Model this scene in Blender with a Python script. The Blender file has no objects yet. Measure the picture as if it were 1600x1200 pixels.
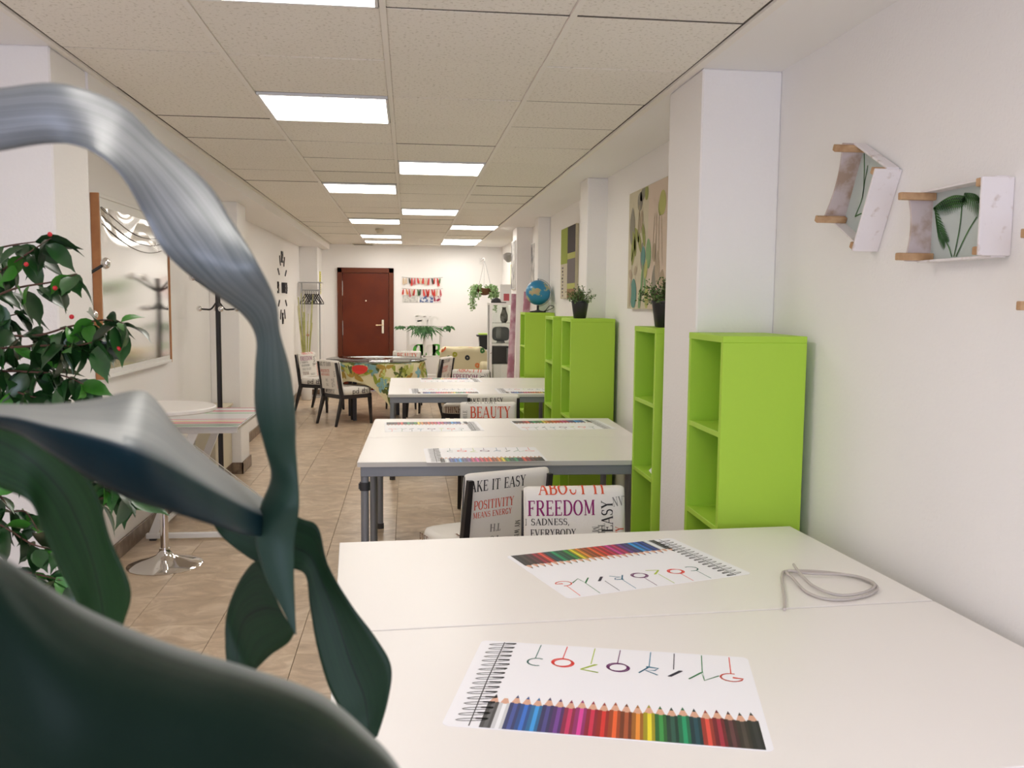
import bpy, math, random
from mathutils import Vector, Matrix
random.seed(7)
sc = bpy.context.scene
col = sc.collection
H = 1.515                      # camera height
CEIL = 2.4165                  # suspended ceiling height
PI = math.pi

# ------------------------------------------------------------ camera, world, exposure
YAW, PIT, ROL, FPX = .116, .0921, .0097, 1400.0
cy, sy_, cp, sp = math.cos(YAW), math.sin(YAW), math.cos(PIT), math.sin(PIT)
fw = Vector((sy_*cp, cy*cp, -sp)); rt = Vector((cy, -sy_, 0)); up = rt.cross(fw)
r2 = rt*math.cos(ROL) + up*math.sin(ROL); u2 = -rt*math.sin(ROL) + up*math.cos(ROL)
cam = bpy.data.cameras.new('camera'); co = bpy.data.objects.new('camera', cam); col.objects.link(co)
m = Matrix((r2, u2, -fw)).transposed().to_4x4(); m.translation = Vector((0, 0, H))
co.matrix_world = m
cam.sensor_width = 36; cam.lens = FPX/1600*36; cam.clip_start = .02; cam.clip_end = 60
cam.dof.use_dof = True; cam.dof.focus_distance = 5.0; cam.dof.aperture_fstop = 11.0
sc.camera = co
W = bpy.data.worlds.new('world'); sc.world = W; W.use_nodes = True
W.node_tree.nodes['Background'].inputs[0].default_value = (.62, .74, 1.0, 1)
W.node_tree.nodes['Background'].inputs[1].default_value = 1.6
sc.view_settings.view_transform = 'Standard'; sc.view_settings.look = 'None'
sc.view_settings.exposure = -0.08; sc.view_settings.gamma = 1
sc.cycles.diffuse_bounces = 8; sc.cycles.max_bounces = 14; sc.cycles.transparent_max_bounces = 16
PANEL_STRENGTH = 11.5           # ceiling light panels
DAY_POWER = 52                 # daylight through the shop window behind the camera
al = bpy.data.lights.new('window_daylight', 'AREA'); al.shape = 'RECTANGLE'; al.size = 2.6; al.size_y = 1.6
al.energy = DAY_POWER; al.color = (.76, .79, 1.0)
ao = bpy.data.objects.new('window_daylight', al); col.objects.link(ao)
ao.location = (-.1, -2.12, 1.35); ao.rotation_euler = (PI/2, 0, 0)
ao.visible_camera = True

# ------------------------------------------------------------ materials
def mat(name, c, rough=.5, metal=0, spec=.5, noise=None, bump=None, emit=None, trans=0, alpha=1, coat=0, rnd=0):
    m = bpy.data.materials.new(name); m.use_nodes = True
    nt = m.node_tree; N = nt.nodes; L = nt.links; b = N['Principled BSDF']
    I = b.inputs
    I['Base Color'].default_value = (*c, 1); I['Roughness'].default_value = rough; I['Metallic'].default_value = metal
    I['Specular IOR Level'].default_value = spec
    if coat: I['Coat Weight'].default_value = coat; I['Coat Roughness'].default_value = .15
    if trans: I['Transmission Weight'].default_value = trans
    if alpha < 1: I['Alpha'].default_value = alpha
    if emit: I['Emission Color'].default_value = (*emit[0], 1); I['Emission Strength'].default_value = emit[1]
    tc = None
    if noise or bump:
        tc = N.new('ShaderNodeTexCoord')
    last = None
    if noise:                               # (scale, second colour, low, high, detail)
        n = N.new('ShaderNodeTexNoise'); n.inputs['Scale'].default_value = noise[0]; n.inputs['Detail'].default_value = noise[4] if len(noise) > 4 else 4
        L.new(tc.outputs['Object'], n.inputs['Vector'])
        r = N.new('ShaderNodeValToRGB'); r.color_ramp.elements[0].position = noise[2]; r.color_ramp.elements[1].position = noise[3]
        r.color_ramp.elements[0].color = (*c, 1); r.color_ramp.elements[1].color = (*noise[1], 1)
        L.new(n.outputs['Fac'], r.inputs['Fac']); last = r.outputs['Color']
    if rnd:
        oi = N.new('ShaderNodeObjectInfo'); hs = N.new('ShaderNodeHueSaturation')
        mr = N.new('ShaderNodeMapRange'); mr.inputs['To Min'].default_value = 1-rnd; mr.inputs['To Max'].default_value = 1+rnd
        L.new(oi.outputs['Random'], mr.inputs['Value']); L.new(mr.outputs[0], hs.inputs['Value'])
        if last: L.new(last, hs.inputs['Color'])
        else: hs.inputs['Color'].default_value = (*c, 1)
        last = hs.outputs['Color']
    if last: L.new(last, I['Base Color'])
    if bump:                                # (scale, strength)
        n = N.new('ShaderNodeTexNoise'); n.inputs['Scale'].default_value = bump[0]; n.inputs['Detail'].default_value = 3
        L.new(tc.outputs['Object'], n.inputs['Vector'])
        bb = N.new('ShaderNodeBump'); bb.inputs['Strength'].default_value = bump[1]; bb.inputs['Distance'].default_value = .004
        L.new(n.outputs['Fac'], bb.inputs['Height']); L.new(bb.outputs[0], I['Normal'])
    return m

M = {}
M['wall'] = mat('wall_paint', (.85, .83, .815), .75, bump=(90, .35))
M['soffit'] = mat('soffit_paint', (.85, .83, .815), .8)
M['tile'] = mat('ceiling_tile_fibre', (.84, .80, .73), .9, noise=(75, (.62, .58, .50), .56, .68, 8), bump=(160, .3), rnd=.012)
M['tbar'] = mat('tbar_metal', (.84, .80, .74), .5)
M['gapdark'] = mat('ceiling_void', (.10, .085, .07), .9)
M['panel'] = mat('light_diffuser', (1, 1, 1), .5, emit=((1, .955, .885), PANEL_STRENGTH))
M['panel_line'] = mat('louvre_line', (.8, .78, .74), .5, emit=((1, .93, .84), 1.0))
M['floor'] = None
M['grout'] = mat('floor_grout', (.50, .39, .28), .7)
M['base'] = mat('brown_marble_skirting', (.13, .085, .055), .3, noise=(14, (.26, .19, .13), .45, .65))
M['green'] = mat('lime_green_laminate', (.40, .64, .055), .5, spec=.35, bump=(60, .05))
M['deskwhite'] = mat('white_melamine', (.84, .81, .785), .32, spec=.45)
M['deskedge'] = mat('grey_edge_band', (.60, .59, .57), .4)
M['steel'] = mat('grey_blue_steel', (.24, .255, .285), .42, metal=.25)
M['darkplastic'] = mat('dark_plastic', (.035, .035, .04), .45)
M['black'] = mat('black_lacquered_wood', (.016, .013, .015), .38)
M['fabric'] = mat('cream_canvas', (.80, .77, .72), .85, bump=(300, .3))
M['ink_black'] = mat('ink_black', (.03, .028, .028), .85)
M['ink_red'] = mat('ink_red', (.66, .09, .035), .85)
M['ink_purple'] = mat('ink_purple', (.25, .015, .13), .85)
M['ink_grey'] = mat('ink_grey', (.25, .24, .22), .85)
M['ink_brown'] = mat('ink_brown', (.17, .07, .04), .85)
M['chrome'] = mat('chrome', (.82, .80, .80), .07, metal=1)
M['paper'] = mat('white_paper', (.90, .90, .95), .45)
M['whitemetal'] = mat('white_powder_coat', (.82, .82, .82), .35)
M['mahogany'] = mat('mahogany_veneer', (.135, .022, .004), .4, spec=.3, noise=(3, (.10, .015, .003), .4, .7), bump=(40, .05))
M['mahogany_dark'] = mat('mahogany_frame', (.12, .026, .007), .4, spec=.3)
M['brass'] = mat('satin_brass', (.75, .62, .40), .25, metal=1)
M['wood'] = mat('orange_pine', (.50, .235, .10), .5, noise=(6, (.40, .17, .07), .4, .6))
M['crate_raw'] = mat('raw_crate_wood', (.56, .36, .20), .75, noise=(22, (.40, .23, .11), .4, .65))
M['crate_white'] = mat('whitewashed_wood', (.78, .74, .74), .7, noise=(30, (.60, .52, .48), .58, .70), bump=(50, .3))
M['soil'] = mat('soil', (.03, .02, .012), .95)
M['potblack'] = mat('black_pot_plastic', (.014, .014, .016), .4)
M['stem'] = mat('brown_twig', (.10, .045, .03), .7)
M['berry'] = mat('red_berry', (.60, .02, .03), .35)
M['white'] = mat('plain_white_paint', (.80, .79, .77), .5)
M['beige'] = mat('beige_panel', (.60, .54, .42), .55)
M['cable'] = mat('cable_sheath', (.50, .46, .43), .5)
M['screen'] = mat('grey_plastic', (.22, .23, .25), .4)
M['silver'] = mat('silver_plastic', (.45, .45, .46), .35, metal=.3)
M['glass'] = mat('clear_glass', (.92, .96, .95), .02, trans=1, spec=.5)
M['film'] = None

def glassmat(name, tint, mix=.12, rough=.03):
    m = bpy.data.materials.new(name); m.use_nodes = True; nt = m.node_tree; N = nt.nodes; L = nt.links
    for n in list(N): N.remove(n)
    o = N.new('ShaderNodeOutputMaterial'); t = N.new('ShaderNodeBsdfTransparent'); g = N.new('ShaderNodeBsdfGlossy')
    f = N.new('ShaderNodeFresnel'); f.inputs['IOR'].default_value = 1.5; a = N.new('ShaderNodeMath'); a.operation = 'ADD'; a.inputs[1].default_value = mix
    L.new(f.outputs[0], a.inputs[0]); t.inputs[0].default_value = (*tint, 1); g.inputs['Roughness'].default_value = rough
    x = N.new('ShaderNodeMixShader'); L.new(a.outputs[0], x.inputs[0]); L.new(t.outputs[0], x.inputs[1]); L.new(g.outputs[0], x.inputs[2]); L.new(x.outputs[0], o.inputs[0])
    return m
M['pane'] = glassmat('thin_glass', (.86, .89, .87), .0)
M['film'] = glassmat('clear_plastic_film', (.97, .97, .95), .10, .10)

def floormat():
    m = bpy.data.materials.new('tan_marble'); m.use_nodes = True; nt = m.node_tree; N = nt.nodes; L = nt.links
    b = N['Principled BSDF']; tc = N.new('ShaderNodeTexCoord'); oi = N.new('ShaderNodeObjectInfo')
    mul = N.new('ShaderNodeVectorMath'); mul.operation = 'SCALE'; L.new(oi.outputs['Random'], mul.inputs['Scale']); mul.inputs[0].default_value = (37, 53, 11)
    add = N.new('ShaderNodeVectorMath'); L.new(tc.outputs['Object'], add.inputs[0]); L.new(mul.outputs[0], add.inputs[1])
    mp = N.new('ShaderNodeMapping'); mp.inputs['Scale'].default_value = (1, 1.35, 1); L.new(add.outputs[0], mp.inputs['Vector'])
    n = N.new('ShaderNodeTexNoise'); n.inputs['Scale'].default_value = 5.5; n.inputs['Detail'].default_value = 9; n.inputs['Roughness'].default_value = .62; n.inputs['Distortion'].default_value = 1.2
    L.new(mp.outputs[0], n.inputs['Vector'])
    r = N.new('ShaderNodeValToRGB'); e = r.color_ramp.elements
    e[0].position = .3; e[0].color = (.42, .31, .215, 1); e[1].position = .70; e[1].color = (.74, .61, .47, 1)
    k = e.new(.5); k.color = (.56, .43, .305, 1)
    L.new(n.outputs['Fac'], r.inputs['Fac'])
    hs = N.new('ShaderNodeHueSaturation'); mr = N.new('ShaderNodeMapRange'); mr.inputs['To Min'].default_value = .92; mr.inputs['To Max'].default_value = 1.06
    L.new(oi.outputs['Random'], mr.inputs['Value']); L.new(mr.outputs[0], hs.inputs['Value']); L.new(r.outputs[0], hs.inputs['Color'])
    L.new(hs.outputs[0], b.inputs['Base Color']); b.inputs['Roughness'].default_value = .28; b.inputs['Specular IOR Level'].default_value = .5
    return m
M['floor'] = floormat()

def leafmat(name, c1, c2, rough, vein=60, spec=.5, rib=True):
    """long leaf: fine parallel veins (uv.y runs across the blade), darker midrib"""
    m = bpy.data.materials.new(name); m.use_nodes = True; nt = m.node_tree; N = nt.nodes; L = nt.links
    b = N['Principled BSDF']; tc = N.new('ShaderNodeTexCoord'); sx = N.new('ShaderNodeSeparateXYZ'); L.new(tc.outputs['UV'], sx.inputs[0])
    mp = N.new('ShaderNodeMapping'); mp.inputs['Scale'].default_value = (1.2, vein, 1); L.new(tc.outputs['UV'], mp.inputs['Vector'])
    n = N.new('ShaderNodeTexNoise'); n.inputs['Scale'].default_value = 1.0; n.inputs['Detail'].default_value = 2; L.new(mp.outputs[0], n.inputs['Vector'])
    r = N.new('ShaderNodeValToRGB'); r.color_ramp.elements[0].position = .3; r.color_ramp.elements[1].position = .75
    r.color_ramp.elements[0].color = (*c1, 1); r.color_ramp.elements[1].color = (*c2, 1); L.new(n.outputs['Fac'], r.inputs['Fac'])
    out = r.outputs[0]
    if rib:
        s = N.new('ShaderNodeMath'); s.operation = 'SUBTRACT'; s.inputs[1].default_value = .5; L.new(sx.outputs['Y'], s.inputs[0])
        a = N.new('ShaderNodeMath'); a.operation = 'ABSOLUTE'; L.new(s.outputs[0], a.inputs[0])
        q = N.new('ShaderNodeMath'); q.operation = 'LESS_THAN'; q.inputs[1].default_value = .012; L.new(a.outputs[0], q.inputs[0])
        mx = N.new('ShaderNodeMix'); mx.data_type = 'RGBA'; L.new(q.outputs[0], mx.inputs[0]); L.new(out, mx.inputs[6]); mx.inputs[7].default_value = (c1[0]*.35, c1[1]*.35, c1[2]*.35, 1)
        out = mx.outputs[2]
    L.new(out, b.inputs['Base Color']); b.inputs['Roughness'].default_value = rough; b.inputs['Specular IOR Level'].default_value = spec
    bb = N.new('ShaderNodeBump'); bb.inputs['Strength'].default_value = .25; bb.inputs['Distance'].default_value = .001
    L.new(n.outputs['Fac'], bb.inputs['Height']); L.new(bb.outputs[0], b.inputs['Normal'])
    return m
def split_under(m, c, v0):
    nt = m.node_tree; N = nt.nodes; L = nt.links; b = N['Principled BSDF']; src = b.inputs['Base Color'].links[0].from_socket
    tc = N.new('ShaderNodeTexCoord'); sx = N.new('ShaderNodeSeparateXYZ'); L.new(tc.outputs['UV'], sx.inputs[0])
    mr = N.new('ShaderNodeMapRange'); mr.inputs['From Min'].default_value = v0-.04; mr.inputs['From Max'].default_value = v0+.04; L.new(sx.outputs['Y'], mr.inputs['Value'])
    mx = N.new('ShaderNodeMix'); mx.data_type = 'RGBA'; L.new(mr.outputs[0], mx.inputs[0]); L.new(src, mx.inputs[6]); mx.inputs[7].default_value = (*c, 1); L.new(mx.outputs[2], b.inputs['Base Color'])
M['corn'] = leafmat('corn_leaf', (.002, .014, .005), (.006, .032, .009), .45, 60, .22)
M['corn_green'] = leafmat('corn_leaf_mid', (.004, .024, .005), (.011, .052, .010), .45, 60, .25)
M['corn_pale'] = leafmat('corn_leaf_glaucous', (.06, .074, .077), (.25, .26, .265), .40, 34, .7, rib=False)  # grey base colour stands in for glare on a green blade
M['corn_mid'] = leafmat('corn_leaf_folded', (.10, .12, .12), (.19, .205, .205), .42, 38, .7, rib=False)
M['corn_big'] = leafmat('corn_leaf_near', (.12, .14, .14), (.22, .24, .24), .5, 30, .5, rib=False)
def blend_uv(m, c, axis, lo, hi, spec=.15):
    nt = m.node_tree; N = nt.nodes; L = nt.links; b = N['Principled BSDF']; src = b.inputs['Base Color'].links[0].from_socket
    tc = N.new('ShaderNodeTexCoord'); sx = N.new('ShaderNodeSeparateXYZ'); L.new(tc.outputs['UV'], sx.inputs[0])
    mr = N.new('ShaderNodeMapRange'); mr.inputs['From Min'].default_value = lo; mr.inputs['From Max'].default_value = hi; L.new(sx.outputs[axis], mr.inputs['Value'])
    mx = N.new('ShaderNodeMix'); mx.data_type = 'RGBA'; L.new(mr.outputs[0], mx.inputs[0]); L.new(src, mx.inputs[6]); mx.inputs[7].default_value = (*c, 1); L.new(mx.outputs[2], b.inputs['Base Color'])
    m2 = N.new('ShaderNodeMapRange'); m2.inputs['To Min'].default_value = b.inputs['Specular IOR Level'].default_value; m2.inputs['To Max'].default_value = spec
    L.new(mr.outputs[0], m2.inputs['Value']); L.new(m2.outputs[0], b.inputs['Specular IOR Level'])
blend_uv(M['corn_mid'], (.003, .017, .024), 'Y', .46, .54, .12)       # sheen painted grey on the upper half; underside dark blue-green
blend_uv(M['corn_big'], (.003, .012, .007), 'Y', .05, .21, .10)       # pale margin paints in the light caught by the rolled edge
blend_uv(M['corn_pale'], (.020, .048, .034), 'X', .36, .68, .2)      # painted glare fades to leaf green towards the tip
M['fig'] = mat('fig_leaf', (.012, .05, .012), .30, noise=(25, (.02, .085, .015), .4, .7), rnd=.55, spec=.6)
M['figl'] = mat('fig_leaf_young', (.045, .20, .02), .32, noise=(25, (.07, .27, .03), .4, .7), rnd=.3)
M['box'] = mat('boxwood_leaf', (.05, .12, .025), .5, noise=(60, (.14, .25, .06), .45, .6))
M['ivy'] = mat('ivy_leaf', (.16, .30, .10), .5, noise=(40, (.30, .42, .20), .5, .62))
M['palm'] = mat('palm_leaf', (.02, .09, .02), .5, noise=(20, (.06, .2, .04), .4, .7))

# ------------------------------------------------------------ mesh builder
class MB:
    def __init__(s): s.v = []; s.f = []; s.m = []; s.uv = {}
    def add(s, vs, fs, mi=0):
        o = len(s.v); s.v += [tuple(p) for p in vs]
        for f in fs: s.f.append(tuple(i+o for i in f)); s.m.append(mi)
        return o
    def box(s, x0, x1, y0, y1, z0, z1, mi=0):
        vs = [(x, y, z) for x in (x0, x1) for y in (y0, y1) for z in (z0, z1)]
        s.add(vs, [(0, 1, 3, 2), (4, 6, 7, 5), (0, 4, 5, 1), (2, 3, 7, 6), (0, 2, 6, 4), (1, 5, 7, 3)], mi); return s
    def bbox(s, x0, x1, y0, y1, z0, z1, b=.004, mi=0):
        """box with chamfered edges"""
        vs = []; idx = {}
        for sx in (0, 1):
            for sy in (0, 1):
                for sz in (0, 1):
                    X = (x0, x1)[sx]; Y = (y0, y1)[sy]; Z = (z0, z1)[sz]; dx = b*(1-2*sx); dy = b*(1-2*sy); dz = b*(1-2*sz)
                    idx[sx, sy, sz] = len(vs); vs += [(X, Y+dy, Z+dz), (X+dx, Y, Z+dz), (X+dx, Y+dy, Z)]
        F = []
        i = lambda a, k: idx[a]+k
        for q in (0, 1):
            F.append([i((q, 0, 0), 0), i((q, 1, 0), 0), i((q, 1, 1), 0), i((q, 0, 1), 0)])
            F.append([i((0, q, 0), 1), i((1, q, 0), 1), i((1, q, 1), 1), i((0, q, 1), 1)])
            F.append([i((0, 0, q), 2), i((1, 0, q), 2), i((1, 1, q), 2), i((0, 1, q), 2)])
            for r in (0, 1):
                F.append([i((q, r, 0), 0), i((q, r, 1), 0), i((q, r, 1), 1), i((q, r, 0), 1)])
                F.append([i((q, 0, r), 0), i((q, 1, r), 0), i((q, 1, r), 2), i((q, 0, r), 2)])
                F.append([i((0, q, r), 1), i((1, q, r), 1), i((1, q, r), 2), i((0, q, r), 2)])
        for k in idx.values(): F.append([k, k+1, k+2])
        s.add(vs, F, mi); s.fix = True; return s
    def frustum(s, c0, c1, w0, w1, mi=0, d0=None, d1=None):
        """tapered square bar from c0 to c1"""
        d0 = d0 or w0; d1 = d1 or w1; vs = []
        for c, w, d in ((c0, w0, d0), (c1, w1, d1)):
            for a, b in ((-1, -1), (1, -1), (1, 1), (-1, 1)): vs.append((c[0]+a*w/2, c[1]+b*d/2, c[2]))
        s.add(vs, [(3, 2, 1, 0), (4, 5, 6, 7), (0, 1, 5, 4), (1, 2, 6, 5), (2, 3, 7, 6), (3, 0, 4, 7)], mi); return s
    def tube(s, pts, r, n=10, mi=0, cap=True, radii=None, closed=False):
        pts = [Vector(p) for p in pts]; k = len(pts); rings = []
        prev = None
        for i, p in enumerate(pts):
            a = pts[(i-1) % k] if (closed or i) else p; b = pts[(i+1) % k] if (closed or i < k-1) else p
            t = (b-a).normalized() if (b-a).length > 1e-9 else Vector((0, 0, 1))
            if prev is None:
                ref = Vector((0, 0, 1)) if abs(t.z) < .9 else Vector((1, 0, 0)); x = t.cross(ref).normalized()
            else:
                x = (prev - t*prev.dot(t)).normalized()
            prev = x; y = t.cross(x); rr = radii[i] if radii else r
            rings.append([p + (x*math.cos(2*PI*j/n) + y*math.sin(2*PI*j/n))*rr for j in range(n)])
        o = len(s.v)
        for g in rings: s.v += [tuple(q) for q in g]
        R = k if closed else k-1
        for i in range(R):
            i2 = (i+1) % k
            for j in range(n):
                s.f.append((o+i*n+j, o+i*n+(j+1) % n, o+i2*n+(j+1) % n, o+i2*n+j)); s.m.append(mi)
        if cap and not closed:
            s.f.append(tuple(o+j for j in range(n))[::-1]); s.m.append(mi)
            s.f.append(tuple(o+(k-1)*n+j for j in range(n))); s.m.append(mi)
        return s
    def lathe(s, prof, n=32, c=(0, 0, 0), mi=0):
        o = len(s.v)
        for r, z in prof:
            for j in range(n):
                a = 2*PI*j/n; s.v.append((c[0]+r*math.cos(a), c[1]+r*math.sin(a), c[2]+z))
        for i in range(len(prof)-1):
            for j in range(n):
                s.f.append((o+i*n+j, o+i*n+(j+1) % n, o+(i+1)*n+(j+1) % n, o+(i+1)*n+j)); s.m.append(mi)
        s.f.append(tuple(o+j for j in range(n))[::-1]); s.m.append(mi)
        s.f.append(tuple(o+(len(prof)-1)*n+j for j in range(n))); s.m.append(mi)
        return s
    def ball(s, c, r, n=14, mi=0, sz=1):
        prof = [(max(1e-4, r*math.sin(PI*i/10)), -r*sz*math.cos(PI*i/10)) for i in range(11)]
        return s.lathe(prof, n, c, mi)
    def grid(s, P, nu, nv, mi=0):
        o = len(s.v)
        for i in range(nu+1):
            for j in range(nv+1): s.v.append(tuple(P(i/nu, j/nv)))
        for i in range(nu):
            for j in range(nv):
                a = o+i*(nv+1)+j; s.f.append((a, a+1, a+nv+2, a+nv+1)); s.m.append(mi); 
                s.uv[len(s.f)-1] = [(i/nu, j/nv), (i/nu, (j+1)/nv), ((i+1)/nu, (j+1)/nv), ((i+1)/nu, j/nv)]
        return s
    def build(s, name, mats, parent=None, smooth=None, fix=True, loc=None, mesh_only=False):
        me = bpy.data.meshes.new(name); me.from_pydata(s.v, [], s.f)
        if not isinstance(mats, (list, tuple)): mats = [mats]
        for q in mats: me.materials.append(M[q] if isinstance(q, str) else q)
        me.polygons.foreach_set('material_index', s.m)
        if s.uv:
            ul = me.uv_layers.new(name='uv')
            for fi, uvs in s.uv.items():
                p = me.polygons[fi]
                for li, w in zip(p.loop_indices, uvs): ul.data[li].uv = w
        if fix and not s.uv:
            import bmesh
            bm = bmesh.new(); bm.from_mesh(me); bmesh.ops.recalc_face_normals(bm, faces=bm.faces); bm.to_mesh(me); bm.free()
        if smooth is not None:
            me.polygons.foreach_set('use_smooth', [True]*len(me.polygons))
            me.set_sharp_from_angle(angle=math.radians(smooth))
        me.update()
        if mesh_only: return me
        o = bpy.data.objects.new(name, me); col.objects.link(o)
        if parent: o.parent = parent
        if loc: o.location = loc
        return o

def place(name, me, parent=None, loc=(0, 0, 0), rot=(0, 0, 0), scale=(1, 1, 1)):
    o = bpy.data.objects.new(name, me); col.objects.link(o); o.parent = parent; o.location = loc; o.rotation_euler = rot; o.scale = scale
    return o
def thing(name, label, cat, loc=(0, 0, 0), rz=0, group=None):
    o = bpy.data.objects.new(name, None); col.objects.link(o); o.location = loc; o.rotation_euler = (0, 0, rz)
    o.empty_display_size = .1
    o['label'] = label; o['category'] = cat
    if group: o['group'] = group
    return o
def tag(o, label, cat, group=None):
    o['label'] = label; o['category'] = cat
    if group: o['group'] = group
    return o
def struct(o): o['kind'] = 'structure'; return o
def stuff(o): o['kind'] = 'stuff'; return o
def children(o): return [c for c in bpy.data.objects if c.parent == o]
def copy_tree(o, label=None, group=None, parent=None, loc=None, rz=None):
    c = o.copy(); col.objects.link(c); c.parent = parent
    if label: c['label'] = label
    if group: c['group'] = group
    if loc: c.location = loc
    if rz is not None: c.rotation_euler = (0, 0, rz)
    for ch in o.children: copy_tree(ch, parent=c)
    return c
def ray(u, v): return fw + r2*((u-800)/FPX) - u2*((v-600)/FPX)
CAM = Vector((0, 0, H))
def at(u, v, d): return CAM + ray(u, v)*d

# ------------------------------------------------------------ flat ribbons, lettering
def strip(pts, w, closed=False):
    """2-d ribbon quads round a polyline; returns verts, faces"""
    n = len(pts); V = []; F = []
    for i, (x, y) in enumerate(pts):
        a = pts[(i-1) % n] if (closed or i) else pts[i]; b = pts[(i+1) % n] if (closed or i < n-1) else pts[i]
        dx, dy = b[0]-a[0], b[1]-a[1]; l = math.hypot(dx, dy) or 1; ww = w[i] if isinstance(w, (list, tuple)) else w
        V += [(x-dy/l*ww/2, y+dx/l*ww/2), (x+dy/l*ww/2, y-dx/l*ww/2)]
    for i in range(n if closed else n-1):
        j = (i+1) % n; F.append((2*i, 2*i+1, 2*j+1, 2*j))
    return V, F
def arc(cx, cy_, rx, ry, a0, a1, n=8):
    return [(cx+rx*math.cos(math.radians(a0+(a1-a0)*i/n)), cy_+ry*math.sin(math.radians(a0+(a1-a0)*i/n))) for i in range(n+1)]
TH, TN = .15, .06
def bowl(y0, y1, x0, x1):           # D-shaped bowl from stem at x0
    c = (y0+y1)/2; r = (y1-y0)/2; pts = [(x0, y1)] + arc(x1-r*.75, c, r*.75, r, 90, -90, 8) + [(x0, y0)]
    w = [TN*1.2] + [TN*1.2+(TH-TN*1.2)*math.sin(PI*i/8) for i in range(9)] + [TN*1.2]
    return pts, w
def stem(x, y0=0, y1=1, w=TH): return [(x, y0), (x, (y0+y1)/2), (x, y1)], w
def ser(x, y, h=.13): return [(x-h, y), (x+h, y)], .05
def ringo(cx, rx): return arc(cx, .5, rx, .48, 0, 360, 16)[:-1], [TN+(TH*1.05-TN)*abs(math.cos(2*PI*i/16)) for i in range(16)]
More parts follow.
